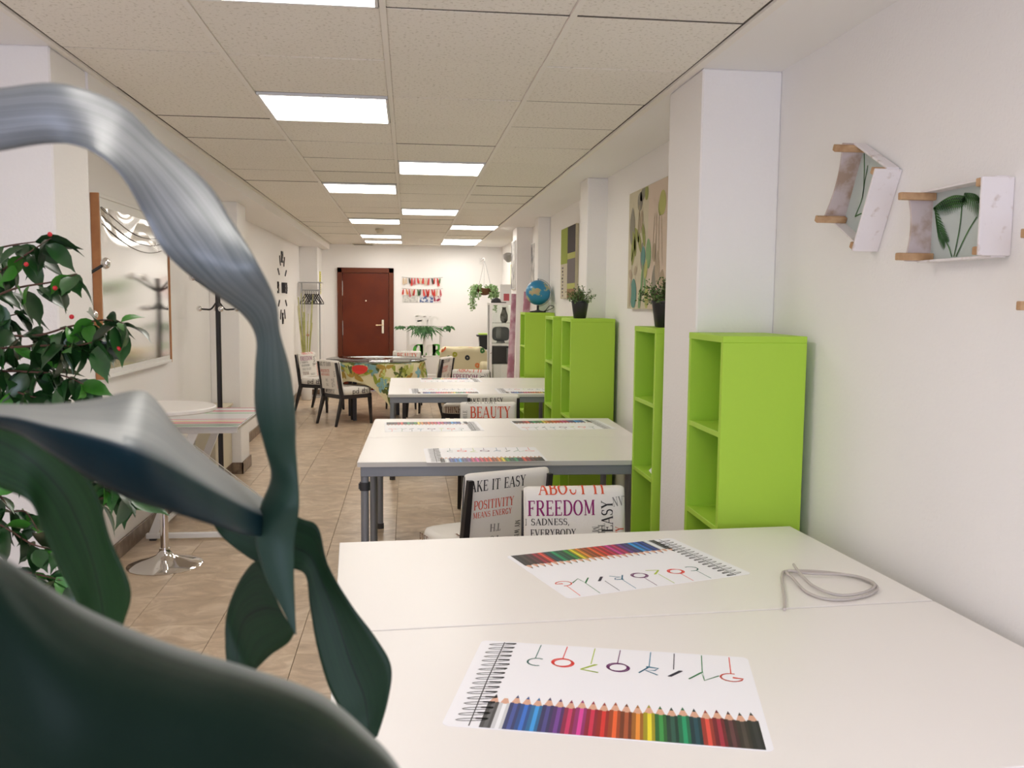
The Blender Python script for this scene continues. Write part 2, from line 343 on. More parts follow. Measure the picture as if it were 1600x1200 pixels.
GL = {
 'A': (.74, [([(.06, 0), (.37, 1)], TN), ([(.37, 1), (.66, 0)], TH), ([(.17, .34), (.55, .34)], TN), ser(.07, .02, .1), ser(.65, .02)]),
 'B': (.66, [stem(.16), bowl(.5, .98, .16, .53), bowl(.02, .52, .16, .6), ser(.12, .02, .1), ser(.12, .98, .1)]),
 'C': (.66, [(arc(.38, .5, .3, .48, 45, 315, 12), [TN]+[TH*.5+TH*.5*math.sin(PI*i/12) for i in range(1, 12)]+[TN]), ([(.6, .7), (.6, .95)], TN)]),
 'D': (.76, [stem(.16), bowl(.02, .98, .16, .7), ser(.12, .02, .1), ser(.12, .98, .1)]),
 'E': (.62, [stem(.16), ([(.16, .97), (.56, .97)], TN), ([(.16, .5), (.44, .5)], TN), ([(.16, .03), (.58, .03)], TN), ([(.56, .8), (.56, .99)], TN), ([(.58, .01), (.58, .22)], TN), ([(.44, .4), (.44, .6)], TN), ser(.12, .02, .08), ser(.12, .98, .08)]),
 'F': (.58, [stem(.16), ([(.16, .97), (.54, .97)], TN), ([(.16, .5), (.42, .5)], TN), ([(.54, .78), (.54, .99)], TN), ([(.42, .4), (.42, .6)], TN), ser(.16, .02), ser(.12, .98, .08)]),
 'G': (.74, [(arc(.38, .5, .3, .48, 45, 330, 12), [TN]+[TH*.5+TH*.5*math.sin(PI*i/12) for i in range(1, 12)]+[TN]), ([(.6, .7), (.6, .95)], TN), ([(.6, .06), (.6, .42)], TH), ser(.6, .42, .1)]),
 'H': (.78, [stem(.16), stem(.62), ([(.16, .5), (.62, .5)], TN), ser(.16, .02), ser(.16, .98), ser(.62, .02), ser(.62, .98)]),
 'I': (.34, [stem(.17), ser(.17, .02), ser(.17, .98)]),
 'J': (.5, [([(.34, 1), (.34, .2), (.2, .02), (.06, .1)], [TH, TH, TN, TN]), ser(.34, .98)]),
 'K': (.74, [stem(.16), ([(.6, 1), (.2, .45)], TN), ([(.32, .6), (.66, 0)], TH), ser(.16, .02), ser(.16, .98), ser(.6, .98, .1), ser(.64, .02, .1)]),
 'L': (.6, [stem(.16), ([(.16, .03), (.54, .03)], TN), ([(.54, .01), (.54, .25)], TN), ser(.16, .98)]),
 'M': (.92, [([(.14, 0), (.14, 1)], TN), ([(.14, 1), (.45, .1)], TH), ([(.45, .1), (.74, 1)], TN), stem(.76), ser(.14, .02, .1), ser(.1, .98, .08), ser(.76, .02), ser(.8, .98, .08)]),
 'N': (.8, [([(.14, 0), (.14, 1)], TN), ([(.14, 1), (.64, 0)], TH), ([(.64, 0), (.64, 1)], TN), ser(.14, .02, .1), ser(.1, .98, .08), ser(.64, .98, .1)]),
 'O': (.78, [ringo(.39, .31)]),
 'P': (.62, [stem(.16), bowl(.45, .98, .16, .58), ser(.16, .02), ser(.12, .98, .08)]),
 'R': (.72, [stem(.16), bowl(.47, .98, .16, .58), ([(.34, .48), (.64, 0)], TH), ser(.16, .02), ser(.12, .98, .08), ser(.66, .02, .06)]),
 'S': (.56, [(arc(.28, .74, .2, .23, 40, 250, 8)+arc(.28, .27, .22, .25, 80, -140, 8), [TN]*3+[TH*.8]*12+[TN]*3), ([(.46, .75), (.46, .97)], TN), ([(.07, .03), (.07, .25)], TN)]),
 'T': (.68, [stem(.34), ([(.04, .97), (.64, .97)], TN), ([(.05, .75), (.05, .99)], TN), ([(.63, .75), (.63, .99)], TN), ser(.34, .02)]),
 'U': (.76, [([(.16, 1), (.16, .3)]+arc(.38, .28, .22, .26, 180, 360, 6)+[(.62, 1)], [TH, TH]+[TH*.7]*5+[TN]*3), ser(.16, .98), ser(.62, .98, .1)]),
 'V': (.72, [([(.1, 1), (.36, 0)], TH), ([(.36, 0), (.62, 1)], TN), ser(.1, .98), ser(.62, .98, .1)]),
 'W': (1.0, [([(.08, 1), (.3, 0)], TH), ([(.3, 0), (.5, .9)], TN), ([(.5, .9), (.68, 0)], TH), ([(.68, 0), (.9, 1)], TN), ser(.08, .98), ser(.9, .98, .1)]),
 'Y': (.7, [([(.1, 1), (.34, .5)], TH), ([(.6, 1), (.34, .5)], TN), stem(.34, 0, .5), ser(.1, .98), ser(.6, .98, .1), ser(.34, .02)]),
 ',': (.3, [([(.12, .12), (.08, -.15)], .1)]), '.': (.3, [([(.1, .0), (.1, .12)], .12)]), ' ': (.36, []),
 'd': (.62, [(arc(.28, .3, .2, .28, 0, 360, 12)[:-1], [TN+.06*abs(math.cos(2*PI*i/12)) for i in range(12)]), stem(.5, 0, 1, .1)]),
 'p': (.62, [(arc(.34, .3, .2, .28, 0, 360, 12)[:-1], [TN+.06*abs(math.cos(2*PI*i/12)) for i in range(12)]), stem(.13, -.4, .6, .1)]),
}
CLOSED = {'O': [0], 'd': [0], 'p': [0]}
def text2d(t, x, y, h, rot=0, squeeze=1, flip=False, wm=1):
    """list of (verts2d, faces); (x,y) = baseline start"""
    out = []; cx = 0; c, s = math.cos(math.radians(rot)), math.sin(math.radians(rot))
    for ch in t:
        w, st = GL[ch]
        for k, (p, ww) in enumerate(st):
            if not isinstance(ww, list):
                pp = [p[0]]
                for a_, b_ in zip(p, p[1:]):
                    k_ = max(1, int(math.hypot(b_[0]-a_[0], b_[1]-a_[1])/.11))
                    pp += [(a_[0]+(b_[0]-a_[0])*q/k_, a_[1]+(b_[1]-a_[1])*q/k_) for q in range(1, k_+1)]
                p = pp
            ww = [q*wm for q in ww] if isinstance(ww, list) else ww*wm
            V, F = strip(p, ww, closed=(k in CLOSED.get(ch, [])))
            VV = []
            for a, b in V:
                a = (cx+a)*h*squeeze; b = b*h*(-1 if flip else 1)
                VV.append((x+a*c-b*s, y+a*s+b*c))
            out.append((VV, F))
        cx += w+.06
    return out

# ------------------------------------------------------------ structure: floor, walls, ceiling
XL_C, XL_B = -1.433, -1.68        # left: column faces and bay wall
XR_C, XR_B = 1.13, 1.45           # right
Y0, Y1 = -2.2, 15.1

fl = struct(MB().box(-1.75, 1.75, Y0, Y1+.1, -.12, -.012).build('floor', 'grout'))
TS = .4
tile_me = MB().bbox(-TS/2+.0012, TS/2-.0012, -TS/2+.0012, TS/2-.0012, -.012, 0, .001).build('floor_tile', 'floor', mesh_only=True)
ys = 3.2
rest = MB()
j = 0; y = Y0+TS/2; rows = []
while y < Y1: rows.append(y); y += TS
for y in rows:
    for i in range(8):
        x = -1.68+TS/2+i*TS
        if 3.3 < y and x < 1.3 and (y < 12.6 or x < .4):
            place('floor_tile', tile_me, fl, (x, y, 0))
        else: rest.box(x-TS/2+.0012, x+TS/2-.0012, y-TS/2+.0012, y+TS/2-.0012, -.012, 0)
stuff(rest.build('floor_tiles_rest', 'floor', fl))

def wall(name, *boxes, m='wall'):
    b = MB()
    for q in boxes: b.box(*q)
    return struct(b.build(name, m))
wall('wall_back', (-1.8, 1.8, Y1, Y1+.12, 0, 2.6))
wall('wall_left', (-1.8, XL_B, Y0, Y1, 0, 2.6))
wall('wall_right', (XR_B, 1.8, Y0, 6.7, 0, 2.6), (1.52, 1.8, 6.7, 11.4, 0, 2.6), (1.575, 1.8, 11.4, Y1, 0, 2.6))
# columns
def column(name, x0, x1, ya, yb, z1=CEIL+.0): return struct(MB().bbox(x0, x1, ya, yb, 0, z1, .006).build(name, 'wall'))
column('trim_1', XL_B, -1.285, 3.50, 3.87)
column('trim_2', XL_B, XL_C, 7.9, 8.28, 2.33)
column('trim_3', XL_B, -1.40, 14.35, Y1, 2.33)
column('trim_4', XR_C, XR_B, 3.44, 3.88)
column('trim_5', 1.30, 1.52, 6.52, 6.80)
column('trim_6', 1.385, 1.52, 9.62, 9.86)
column('trim_7', 1.32, 1.575, 11.0, 11.4)
# wall behind the camera with the shop window opening
wall('wall_front', (-1.8, -1.4, Y0-.12, Y0, 0, 2.6), (1.2, 1.8, Y0-.12, Y0, 0, 2.6), (-1.4, 1.2, Y0-.12, Y0, 0, .55), (-1.4, 1.2, Y0-.12, Y0, 2.15, 2.6))
wf = MB(); wf.box(-1.4, 1.2, Y0-.10, Y0-.04, .55, .60); wf.box(-1.4, 1.2, Y0-.10, Y0-.04, 2.10, 2.15)
for x in (-1.4, -.125, 1.15): wf.box(x, x+.05, Y0-.10, Y0-.04, .6, 2.1)
struct(wf.build('window_1', 'white'))
# ceiling: slab, plaster strips, T-bars, tiles
struct(MB().box(-1.8, 1.8, Y0, Y1, 2.52, 2.62).build('ceiling', 'gapdark'))
ce = bpy.data.objects['ceiling']
GX = [-1.277, -.677, -.077, .523, 1.110]
def rowy(n): return 2.9146 + .6136*n
tl = .6136
tb = MB()
for x in GX[1:4]: tb.box(x-.010, x+.010, Y0, Y1, CEIL-.001, CEIL+.03)
tb.box(GX[0]-.0, GX[0]+.022, Y0, Y1, CEIL-.004, CEIL+.03); tb.box(GX[4]-.018, GX[4]+.012, Y0, Y1, CEIL-.004, CEIL+.03)
nmin, nmax = -8, 19
for n in range(nmin, nmax+1):
    tb.box(GX[0]+.02, GX[4]-.016, rowy(n)-.005, rowy(n)+.005, CEIL+.0065, CEIL+.03, 1)  # dark strips stand in for the shadow gap between tile rows
tb.box(GX[0]+.021, GX[0]+.028, Y0, Y1, CEIL+.0065, CEIL+.03, 1); tb.box(GX[4]-.024, GX[4]-.017, Y0, Y1, CEIL+.0065, CEIL+.03, 1)  # dark strips painted as the shadow line along both grid edges
stuff(tb.build('ceiling_grid', ['tbar', 'gapdark'], ce))
LIGHTS = [(1, -1), (1, 2), (2, 5), (1, 7), (2, 10), (1, 12), (1, 16), (2, 16), (3, 13), (3, 17), (1, 18), (3, 19), (2, -4), (1, -6)]
LIGHTS = [(1, -1), (1, 2), (2, 5), (1, 7), (2, 10), (1, 12), (3, 13), (1, 16), (3, 17), (1, 18), (3, 19), (2, -4)]
LY = {(1, 7): 7.23, (1, 12): 10.33, (1, 16): 12.55, (1, 18): 13.95, (2, 10): 9.15, (3, 13): 10.85, (3, 17): 13.25, (3, 19): 14.45}
occ = set()
for k, n in LIGHTS:
    if (k, n) in LY:
        n2 = round((LY[(k, n)]-2.9146)/.6136); occ.add((k, n2))
    else: occ.add((k, n))
tmesh = {}
for k in range(4):
    x0, x1 = GX[k]+.010+(.017 if k == 0 else 0), GX[k+1]-.010-(.013 if k == 3 else 0)
    hw, hl = (x1-x0)/2, tl/2-.0040
    tmesh[k] = ((x0+x1)/2, MB().bbox(-hw, hw, -hl, hl, 0, .018, .003).build('ceiling_tile', 'tile', mesh_only=True))
gaps = MB()
for n in range(nmin, nmax+1):
    yc = rowy(n)+tl/2
    if yc > Y1-.0: continue
    for k in range(4):
        if (k, n) in occ or (k, n) == (3, 18): continue
        cx, me = tmesh[k]
        place('ceiling_tile', me, ce, (cx, yc+random.uniform(-.0015, .0015), CEIL+.0055+random.uniform(-.0022, .0022)), (random.uniform(-.005, .005), random.uniform(-.002, .002), 0))
# plaster strips beside the grid
struct(MB().box(GX[4]+.012, 1.8, Y0, Y1, CEIL, 2.52).build('trim_8', 'soffit'))
struct(MB().box(-1.8, GX[0], 3.87, Y1, 2.33, 2.52).build('trim_9', 'wall')); struct(MB().box(-1.8, GX[0], Y0, 3.87, CEIL, 2.52).build('trim_10', 'wall'))
# light panels
for i, (k, n) in enumerate(sorted(occ, key=lambda q: q[1])):
    cx = tmesh[k][0]; yc = rowy(n)+tl/2
    if yc > Y1-.3: yc = Y1-.72
    names = {(1, -1): 'square ceiling light panel nearest the camera, cut by the top of the picture',
             (1, 2): 'large bright square ceiling light panel left of centre, second nearest'}
    lab = names.get((k, n)) or {0: '', 1: 'ceiling light panel in the left row, ', 2: 'ceiling light panel in the middle row, ', 3: 'ceiling light panel in the right row, '}[k]
    if (k, n) not in names:
        rk = [q for q in sorted(occ, key=lambda q: q[1]) if q[0] == k and q[1] > -3]
        if n < -3: lab = lab+'behind the viewer' + (' by the window' if n < -5 else '')
        else:
            p = rk.index((k, n)); 
            lab += ['the nearest of that row', 'second from the camera', 'third from the camera', 'fourth from the camera', 'fifth from the camera', 'the farthest of that row'][min(p, 5) if k != 1 or (k, n) != rk[-1] else 5]
    t = thing('ceiling_light', lab, 'ceiling light', (cx, yc, CEIL), group='square ceiling light panels')
    hw = .287
    f = MB()
    for a in ((-hw, hw, -hw-.004, -hw+.010), (-hw, hw, hw-.010, hw+.004), (-hw, -hw+.010, -hw, hw), (hw-.010, hw, -hw, hw)): f.box(a[0], a[1], a[2], a[3], -.004, .03)
    f.build('frame', 'whitemetal', t)
    MB().box(-hw+.010, hw-.010, -hw+.010, hw-.010, .004, .02).build('diffuser', 'panel', t)
    lv = MB()
    for q in (-.143, 0, .143): lv.box(q-.002, q+.002, -hw+.01, hw-.01, .0, .004)
    lv.build('louvre', 'panel_line', t)
# skirting
def skirt(name, pts, sgn):
    b = MB()
    for x0, x1, y0, y1 in pts: b.bbox(x0, x1, y0, y1, 0, .10, .002)
    return struct(b.build(name, 'base'))
skirt('baseboard_left', [(XL_B, XL_B+.015, 3.87, 7.9), (XL_B, XL_B+.015, 8.28, 14.35), (XL_B, XL_C+.014, 7.886, 7.9), (XL_C, XL_C+.014, 7.886, 8.294), (XL_B+.015, XL_C+.014, 8.28, 8.294),
                         (XL_B, -1.386, 14.336, 14.35), (-1.40, -1.386, 14.35, Y1), (-1.285, -1.271, 3.486, 3.884), (XL_B+.015, -1.285, 3.87, 3.884), (XL_B+.015, -1.285, 3.486, 3.50), (XL_B, XL_B+.015, Y0, 3.50)], 1)
skirt('baseboard_back', [(-1.386, -1.16, Y1-.015, Y1), (-.23, 1.575, Y1-.015, Y1)], 1)
skirt('baseboard_right', [(XR_B-.015, XR_B, Y0, 3.43), (XR_B-.015, XR_B, 3.89, 6.5), (1.505, 1.52, 6.8, 9.6), (XR_C-.014, XR_C, 3.43, 3.89)], 1)

# ------------------------------------------------------------ door in the back wall
d = struct(MB().bbox(-1.075, -.316, Y1-.03, Y1-.001, .01, 1.955, .003).build('door_1', 'mahogany'))
fr = MB(); yf = Y1-.05
fr.bbox(-1.155, -1.078, yf, Y1-.001, 0, 2.04, .005); fr.bbox(-.313, -.236, yf, Y1-.001, 0, 2.04, .005); fr.bbox(-1.155, -.236, yf, Y1-.001, 1.958, 2.04, .005)
fr.build('door_frame', 'mahogany_dark', d)
hd = MB(); hd.bbox(-.435, -.395, Y1-.038, Y1-.029, .96, 1.19, .004); hd.build('escutcheon', 'brass', d)
hd = MB(); hd.tube([(-.415, Y1-.038, 1.10), (-.415, Y1-.085, 1.10), (-.44, Y1-.09, 1.10), (-.53, Y1-.088, 1.098)], .010, 8); hd.build('door_handle', 'brass', d, smooth=40)
for z in (.35, 1.05, 1.70):
    MB().tube([(-1.072, Y1-.036, z-.12), (-1.072, Y1-.036, z+.12)], .007, 8).build('hinge', 'silver', d, smooth=40)
b = MB(); b.tube([(-.69, Y1-.034, 1.50), (-.69, Y1-.028, 1.50)], .012, 10); b.build('peephole', 'brass', d)

# ------------------------------------------------------------ shelf units
def make_shelf():
    t = thing('shelf_unit', 'x', 'shelf')
    D, Wd, HH, th = .31, .385, 1.40, .024
    z = [0.0, .345, .69, 1.035, HH-th]
    for s, y0 in ((0, 0), (1, Wd-th)):
        MB().bbox(0, D, y0, y0+th, 0, HH-th, .0015).build('side_panel', 'green', t)
    MB().bbox(-.001, D, 0, Wd, HH-th, HH, .0015).build('top_panel', 'green', t)
    for zz in z[1:4]:
        MB().bbox(.002, D-.012, th, Wd-th, zz, zz+.020, .001).build('shelf', 'green', t)
    MB().bbox(.002, D-.012, th, Wd-th, .03, .05, .001).build('bottom_panel', 'green', t)
    MB().box(D-.012, D-.004, th, Wd-th, .03, HH-th).build('back_panel', 'green', t)
    return t
sh = make_shelf(); SG = 'lime green shelf units along the right wall'
sh['group'] = SG
sh.location = (1.103, 3.05, 0); sh['label'] = 'lime green shelf unit nearest the camera, empty, in front of the big white column'
copy_tree(sh, 'lime green shelf unit half hidden behind the big white column edge', SG, loc=(1.108, 3.93, 0))
copy_tree(sh, 'lime green shelf unit with a small bushy plant in a black pot on top', SG, loc=(1.113, 6.08, 0))
copy_tree(sh, 'lime green shelf unit with nothing on top, just behind the one with the bushy plant', SG, loc=(1.095, 6.74, 0))
copy_tree(sh, 'farthest lime green shelf unit, the one carrying the globe', SG, loc=(1.20, 9.20, 0))

# ------------------------------------------------------------ desks
def make_desk():
    t = thing('desk', 'x', 'desk')
    L_, D_ = 1.57, .80
    MB().bbox(0, L_, 0, D_, .705, .73, .0016).build('tabletop', 'deskwhite', t)
    e = MB()
    for q in ((0, L_, -.0006, .0), (0, L_, D_, D_+.0006)): e.box(q[0]+.001, q[1]-.001, q[2], q[3], .7055, .7275)
    e.build('edge_band', 'deskedge', t)
    f = MB()
    f.bbox(.015, L_-.015, .012, .042, .655, .705, .002); f.bbox(.015, L_-.015, D_-.042, D_-.012, .655, .705, .002)
    f.bbox(.015, .045, .042, D_-.042, .655, .705, .002); f.bbox(L_-.045, L_-.015, .042, D_-.042, .655, .705, .002)
    f.build('apron', 'steel', t)
    for x in (.034, L_-.034):
        for y in (.034, D_-.034):
            g = MB().tube([(x, y, .012), (x, y, .70)], .020, 14).build('leg', 'steel', t, smooth=40)
            k = MB(); k.tube([(x, y, 0), (x, y, .035)], .024, 12); k.build('foot', 'darkplastic', g, smooth=40)
    return t
desk = make_desk(); DG = 'white desks with grey steel frames'
desk['group'] = DG
def put_desk(o, bx, by, th, lab, first=False):
    th = math.radians(th); L_, D_ = 1.57, .80
    # (bx,by) = back right corner
    ox = bx - math.cos(th)*L_ + math.sin(th)*D_; oy = by - math.sin(th)*L_ - math.cos(th)*D_
    if first: o['label'] = lab; o.location = (ox, oy, 0); o.rotation_euler = (0, 0, th); return o
    return copy_tree(o, lab, DG, loc=(ox, oy, 0), rz=th)
T1 = math.radians(3.4)
B1 = (1.346, 2.985)
d1 = put_desk(desk, B1[0]+.8065*math.sin(T1), B1[1]-.8065*math.cos(T1), 3.4, 'white desk nearest the camera, filling the bottom right corner', True)
put_desk(desk, *B1, 3.4, 'white desk behind the seam of the nearest table, with the white cable coil on it')
d3 = put_desk(desk, 1.338, 5.125, -1.0, 'white desk of the second table, near half, a dark clamp on its front left leg')
put_desk(desk, 1.352, 5.928, -1.0, 'white desk of the second table, its far half, two spiral pad mats lying on it')
put_desk(desk, 1.40, 8.33, .3, 'white desk of the third table, its near half, ends at a green shelf')
put_desk(desk, 1.396, 9.135, .3, 'white desk of the third table, its far half by the round table')
cl = MB(); cl.tube([(.034, .034, .585), (.034, .034, .625)], .026, 14); cl.box(.004, .02, .026, .042, .592, .618)
cl.build('clamp_collar', 'darkplastic', d3, smooth=40)

# ------------------------------------------------------------ printed table mats
PC = [(.10,.10,.11), (.86,.88,.92), (.05,.08,.34), (.03,.16,.62), (.03,.33,.80), (.07,.06,.26), (.18,.05,.32), (.62,.03,.14), (.72,.05,.35), (.65,.02,.08), (.72,.03,.03), (.85,.13,.03), (.42,.09,.03), (.85,.30,.04),
      (.88,.74,.03), (.05,.32,.07), (.02,.10,.07), (.01,.34,.15), (.01,.07,.10), (.80,.08,.06), (.38,.02,.05), (.12,.035,.045), (.07,.05,.045), (.03,.03,.035)]
pmats = [mat('pencil_print_%d' % i, c, .45) for i, c in enumerate(PC)]
pdark = [mat('pencil_print_dark_%d' % i, tuple(x*(.42 if c[0] != .86 else .72) for x in c), .45) for i, c in enumerate(PC)]
M['pwood'] = mat('pencil_print_wood', (.72, .40, .28), .45)
M['pink'] = mat('string_red', (.75, .06, .06), .5)
LC = [(.02,.16,.13), (.75,.03,.02), (.42,.55,.04), (.13,.01,.12), (.02,.20,.34), (.03,.025,.05), (.01,.20,.06), (.78,.06,.02)]
lmats = [mat('letter_print_%d' % i, c, .5) for i, c in enumerate(LC)]
def mat_meshes():
    # paper with rounded corners
    w, h, r = .30, .212, .014; P = []
    for cx, cy_, a in ((w-r, h-r, 0), (-w+r, h-r, 90), (-w+r, -h+r, 180), (w-r, -h+r, 270)): P += arc(cx, cy_, r, r, a, a+90, 5)
    n = len(P); b = MB(); b.add([(x, y, 0) for x, y in P]+[(x, y, .0007) for x, y in P], [tuple(range(n, 2*n)), tuple(range(n))[::-1]]+[(i, (i+1) % n, n+(i+1) % n, n+i) for i in range(n)])
    paper = b.build('paper_sheet', 'paper', mesh_only=True)
    z = .00095
    # pencils
    b = MB(); x0, dx = -.230, .0215
    for i in range(24):
        x = x0+i*dx; y0 = -.209; yt = -.066 - .0025*math.sin(i*2.1) ; yc = yt-.034
        for q, (a, c2) in enumerate(((0, .36), (.36, .72), (.72, 1.0))):
            mi = 2*i+(0 if q == 1 else 1)
            b.add([(x+a*dx, y0, z), (x+c2*dx, y0, z), (x+c2*dx, yc-(.003 if q == 1 else 0), z), (x+a*dx, yc-(.003 if q == 1 else 0), z)], [(0, 1, 2, 3)], mi)
        b.add([(x+.001, yc-.003, z-.0001), (x+dx-.001, yc-.003, z-.0001), (x+dx*.62, yt-.008, z-.0001), (x+dx*.38, yt-.008, z-.0001)], [(0, 1, 2, 3)], 48)
        b.add([(x+dx*.33, yt-.013, z), (x+dx*.67, yt-.013, z), (x+dx*.5, yt+.001, z)], [(0, 1, 2)], 2*i+(1 if i != 1 else 0))
    ml = []
    for a, c2 in zip(pmats, pdark): ml += [a, c2]
    pen = b.build('pencil_print', ml+['pwood'], fix=False, mesh_only=True)
    # letters C O L O R I N G on strings
    b = MB(); zz = z
    def st(pts, w, mi, closed=False):
        V, F = strip(pts, w, closed); b.add([(p[0], p[1], zz) for p in V], F, mi)
    xs = [-.145, -.085, -.022, .035, .103, .155, .215, .275]
    ys_ = [.108, .115, .095, .110, .103, .096, .092, .096]
    for i, (x, y) in enumerate(zip(xs, ys_)):
        x -= .02; s = .021
        st([(x+.004, .206), (x, y+s*1.0)], .0022, i)
        for off in (0, .0035):
            if i == 0: st(arc(x+.006, y, s, s*.95, 60, 290, 10), .0042, i)
            elif i in (1, 3): st(arc(x+off, y-off, s*1.05, s*1.0, 0, 360, 18)[:-1], .0042, i, True)
            elif i == 2: st([(x+.010+off, y+s), (x-.020, y-.008-off), (x+.018, y-s)], .0042, i)
            elif i == 4: st([(x-.022, y-.016), (x+.001, y+s)], .0042, i); st([(x-.006, y+s-off), (x+.020, y+.014), (x+.012, y+.002), (x-.008, y), (x+.018, y-s)], .0042, i)
            elif i == 5: st([(x+.014+off, y+s*.8), (x-.012+off, y-s*.8)], .0055, i)
            elif i == 6: st([(x-.030, y-s*.9), (x-.002+off, y+s), (x+.002, y-s), (x+.034, y+.008)], .0042, i)
            else: st(arc(x, y, s*1.1, s*.95, 70, 350, 12)+[(x+.002, y-.002+off)], .0042, i)
    let = b.build('lettering_print', lmats, fix=False, mesh_only=True)
    # drawn spiral binding
    b = MB()
    for i in range(17):
        y = .195-i*.0235; x = -.252+random.uniform(-.002, .002)
        p = [(x+.004+.029*math.cos(a)+random.uniform(-.0015, .0015), y+.0052*math.sin(a)+.006*math.cos(a)) for a in [q*PI/6 for q in range(12)]]
        V, F = strip(p, .0026, True); b.add([(q[0], q[1], z) for q in V], F)
        V, F = strip([(x+.010, y+.006), (x+.034, y+.009)], .006); b.add([(q[0], q[1], z) for q in V], F)
    V, F = strip([(-.246, .207), (-.250, 0), (-.249, -.207)], .0022); b.add([(q[0], q[1], z+.0001) for q in V], F)
    spi = b.build('spiral_print', 'ink_black', fix=False, mesh_only=True)
    return paper, pen, let, spi
mm = mat_meshes()
def placemat(x, y, deg, lab, s=1.0):
    t = thing('placemat', lab, 'placemat', (x, y, .7301), math.radians(deg), 'coloring pad table mats')
    for n, me in zip(('paper_sheet', 'pencil_print', 'lettering_print', 'spiral_print'), mm): place(n, me, t)
    return t
placemat(.405, 1.728, -15, 'paper mat nearest the camera with COLORING lettering above a row of coloured pencils')
placemat(.648, 2.572, 196.5, 'upside-down COLORING paper mat beside the cable coil on the nearest table')
placemat(.385, 4.53, 1, 'COLORING paper mat at the near edge of the second table, behind a chair back')
placemat(.155, 5.575, 182, 'upside-down COLORING paper mat at the far left of the second table')
placemat(.975, 5.61, 184, 'upside-down COLORING paper mat at the far right of the second table')
placemat(.31, 7.79, 1, 'COLORING paper mat at the near left of the third table')
placemat(1.07, 7.79, 0, 'COLORING paper mat at the near right of the third table beside the green shelf')
placemat(.42, 8.86, 181, 'upside-down COLORING paper mat at the far edge of the third table')

# cable coil on desk
pts = []
def cpt(u, v, dz=0):
    r = ray(u, v); k = (.7355+dz-H)/r.z; return CAM + r*k
path = [(1226, 952, 0), (1225, 930, 0), (1222, 900, 0), (1232, 892, 0), (1290, 894, 0), (1345, 903, 0), (1371, 918, .002), (1350, 932, 0), (1300, 937, 0), (1262, 926, 0), (1240, 905, .004), (1230, 892, .006), (1265, 896, .006), (1330, 899, .006), (1366, 912, .008), (1352, 925, .006), (1310, 930, .005), (1270, 915, .006), (1248, 893, .008), (1240, 882, .008)]
raw = [cpt(*p) for p in path]
def catmull(P, n=6):
    out = []
    for i in range(len(P)-1):
        p0 = P[max(i-1, 0)]; p1 = P[i]; p2 = P[i+1]; p3 = P[min(i+2, len(P)-1)]
        for k in range(n):
            t = k/n; out.append(.5*((2*p1)+(p2-p0)*t+(2*p0-5*p1+4*p2-p3)*t*t+(3*p1-p0-3*p2+p3)*t*t*t))
    out.append(P[-1]); return out
o = MB().tube(catmull(raw), .0042, 8).build('cable', 'cable', smooth=60)
tag(o, 'loosely coiled pale grey cable lying on the nearest white table', 'cable')

# ------------------------------------------------------------ chairs
BH, BT, BW = .355, .062, .405      # backrest height, thickness, width
def back_pt(x, s, off=0):
    """s runs up the front face, over the top, down the rear face"""
    r = BT/2; e = max(0.0, (abs(x)-(BW/2-.028))/.028); e = math.sqrt(max(0, 1-min(e, 1)**2))
    bulge = .010*(1-(2*x/BW)**2)
    h = BH-r
    if s < h: a, b, na, nb = r+bulge*math.sin(PI*min(max(s, 0)/h, 1))**.6*.6, s, 1, 0
    elif s < h+PI*r: t = (s-h)/r; a, b, na, nb = r*math.cos(t), h+r*math.sin(t), math.cos(t), math.sin(t)
    else: a, b, na, nb = -r, h-(s-h-PI*r), -1, 0
    a *= (.25+.75*e); hb = 1-.030*(1-e)
    b = (b*hb if b > BH/2 else b)
    y = -.205 + a + na*off - .14*(b)     # leaning back
    z = .435 + b + nb*off
    return (x, y, z)
STOT = 2*(BH-BT/2)+PI*BT/2
def seat_pt(u, v, off=0):
    pass
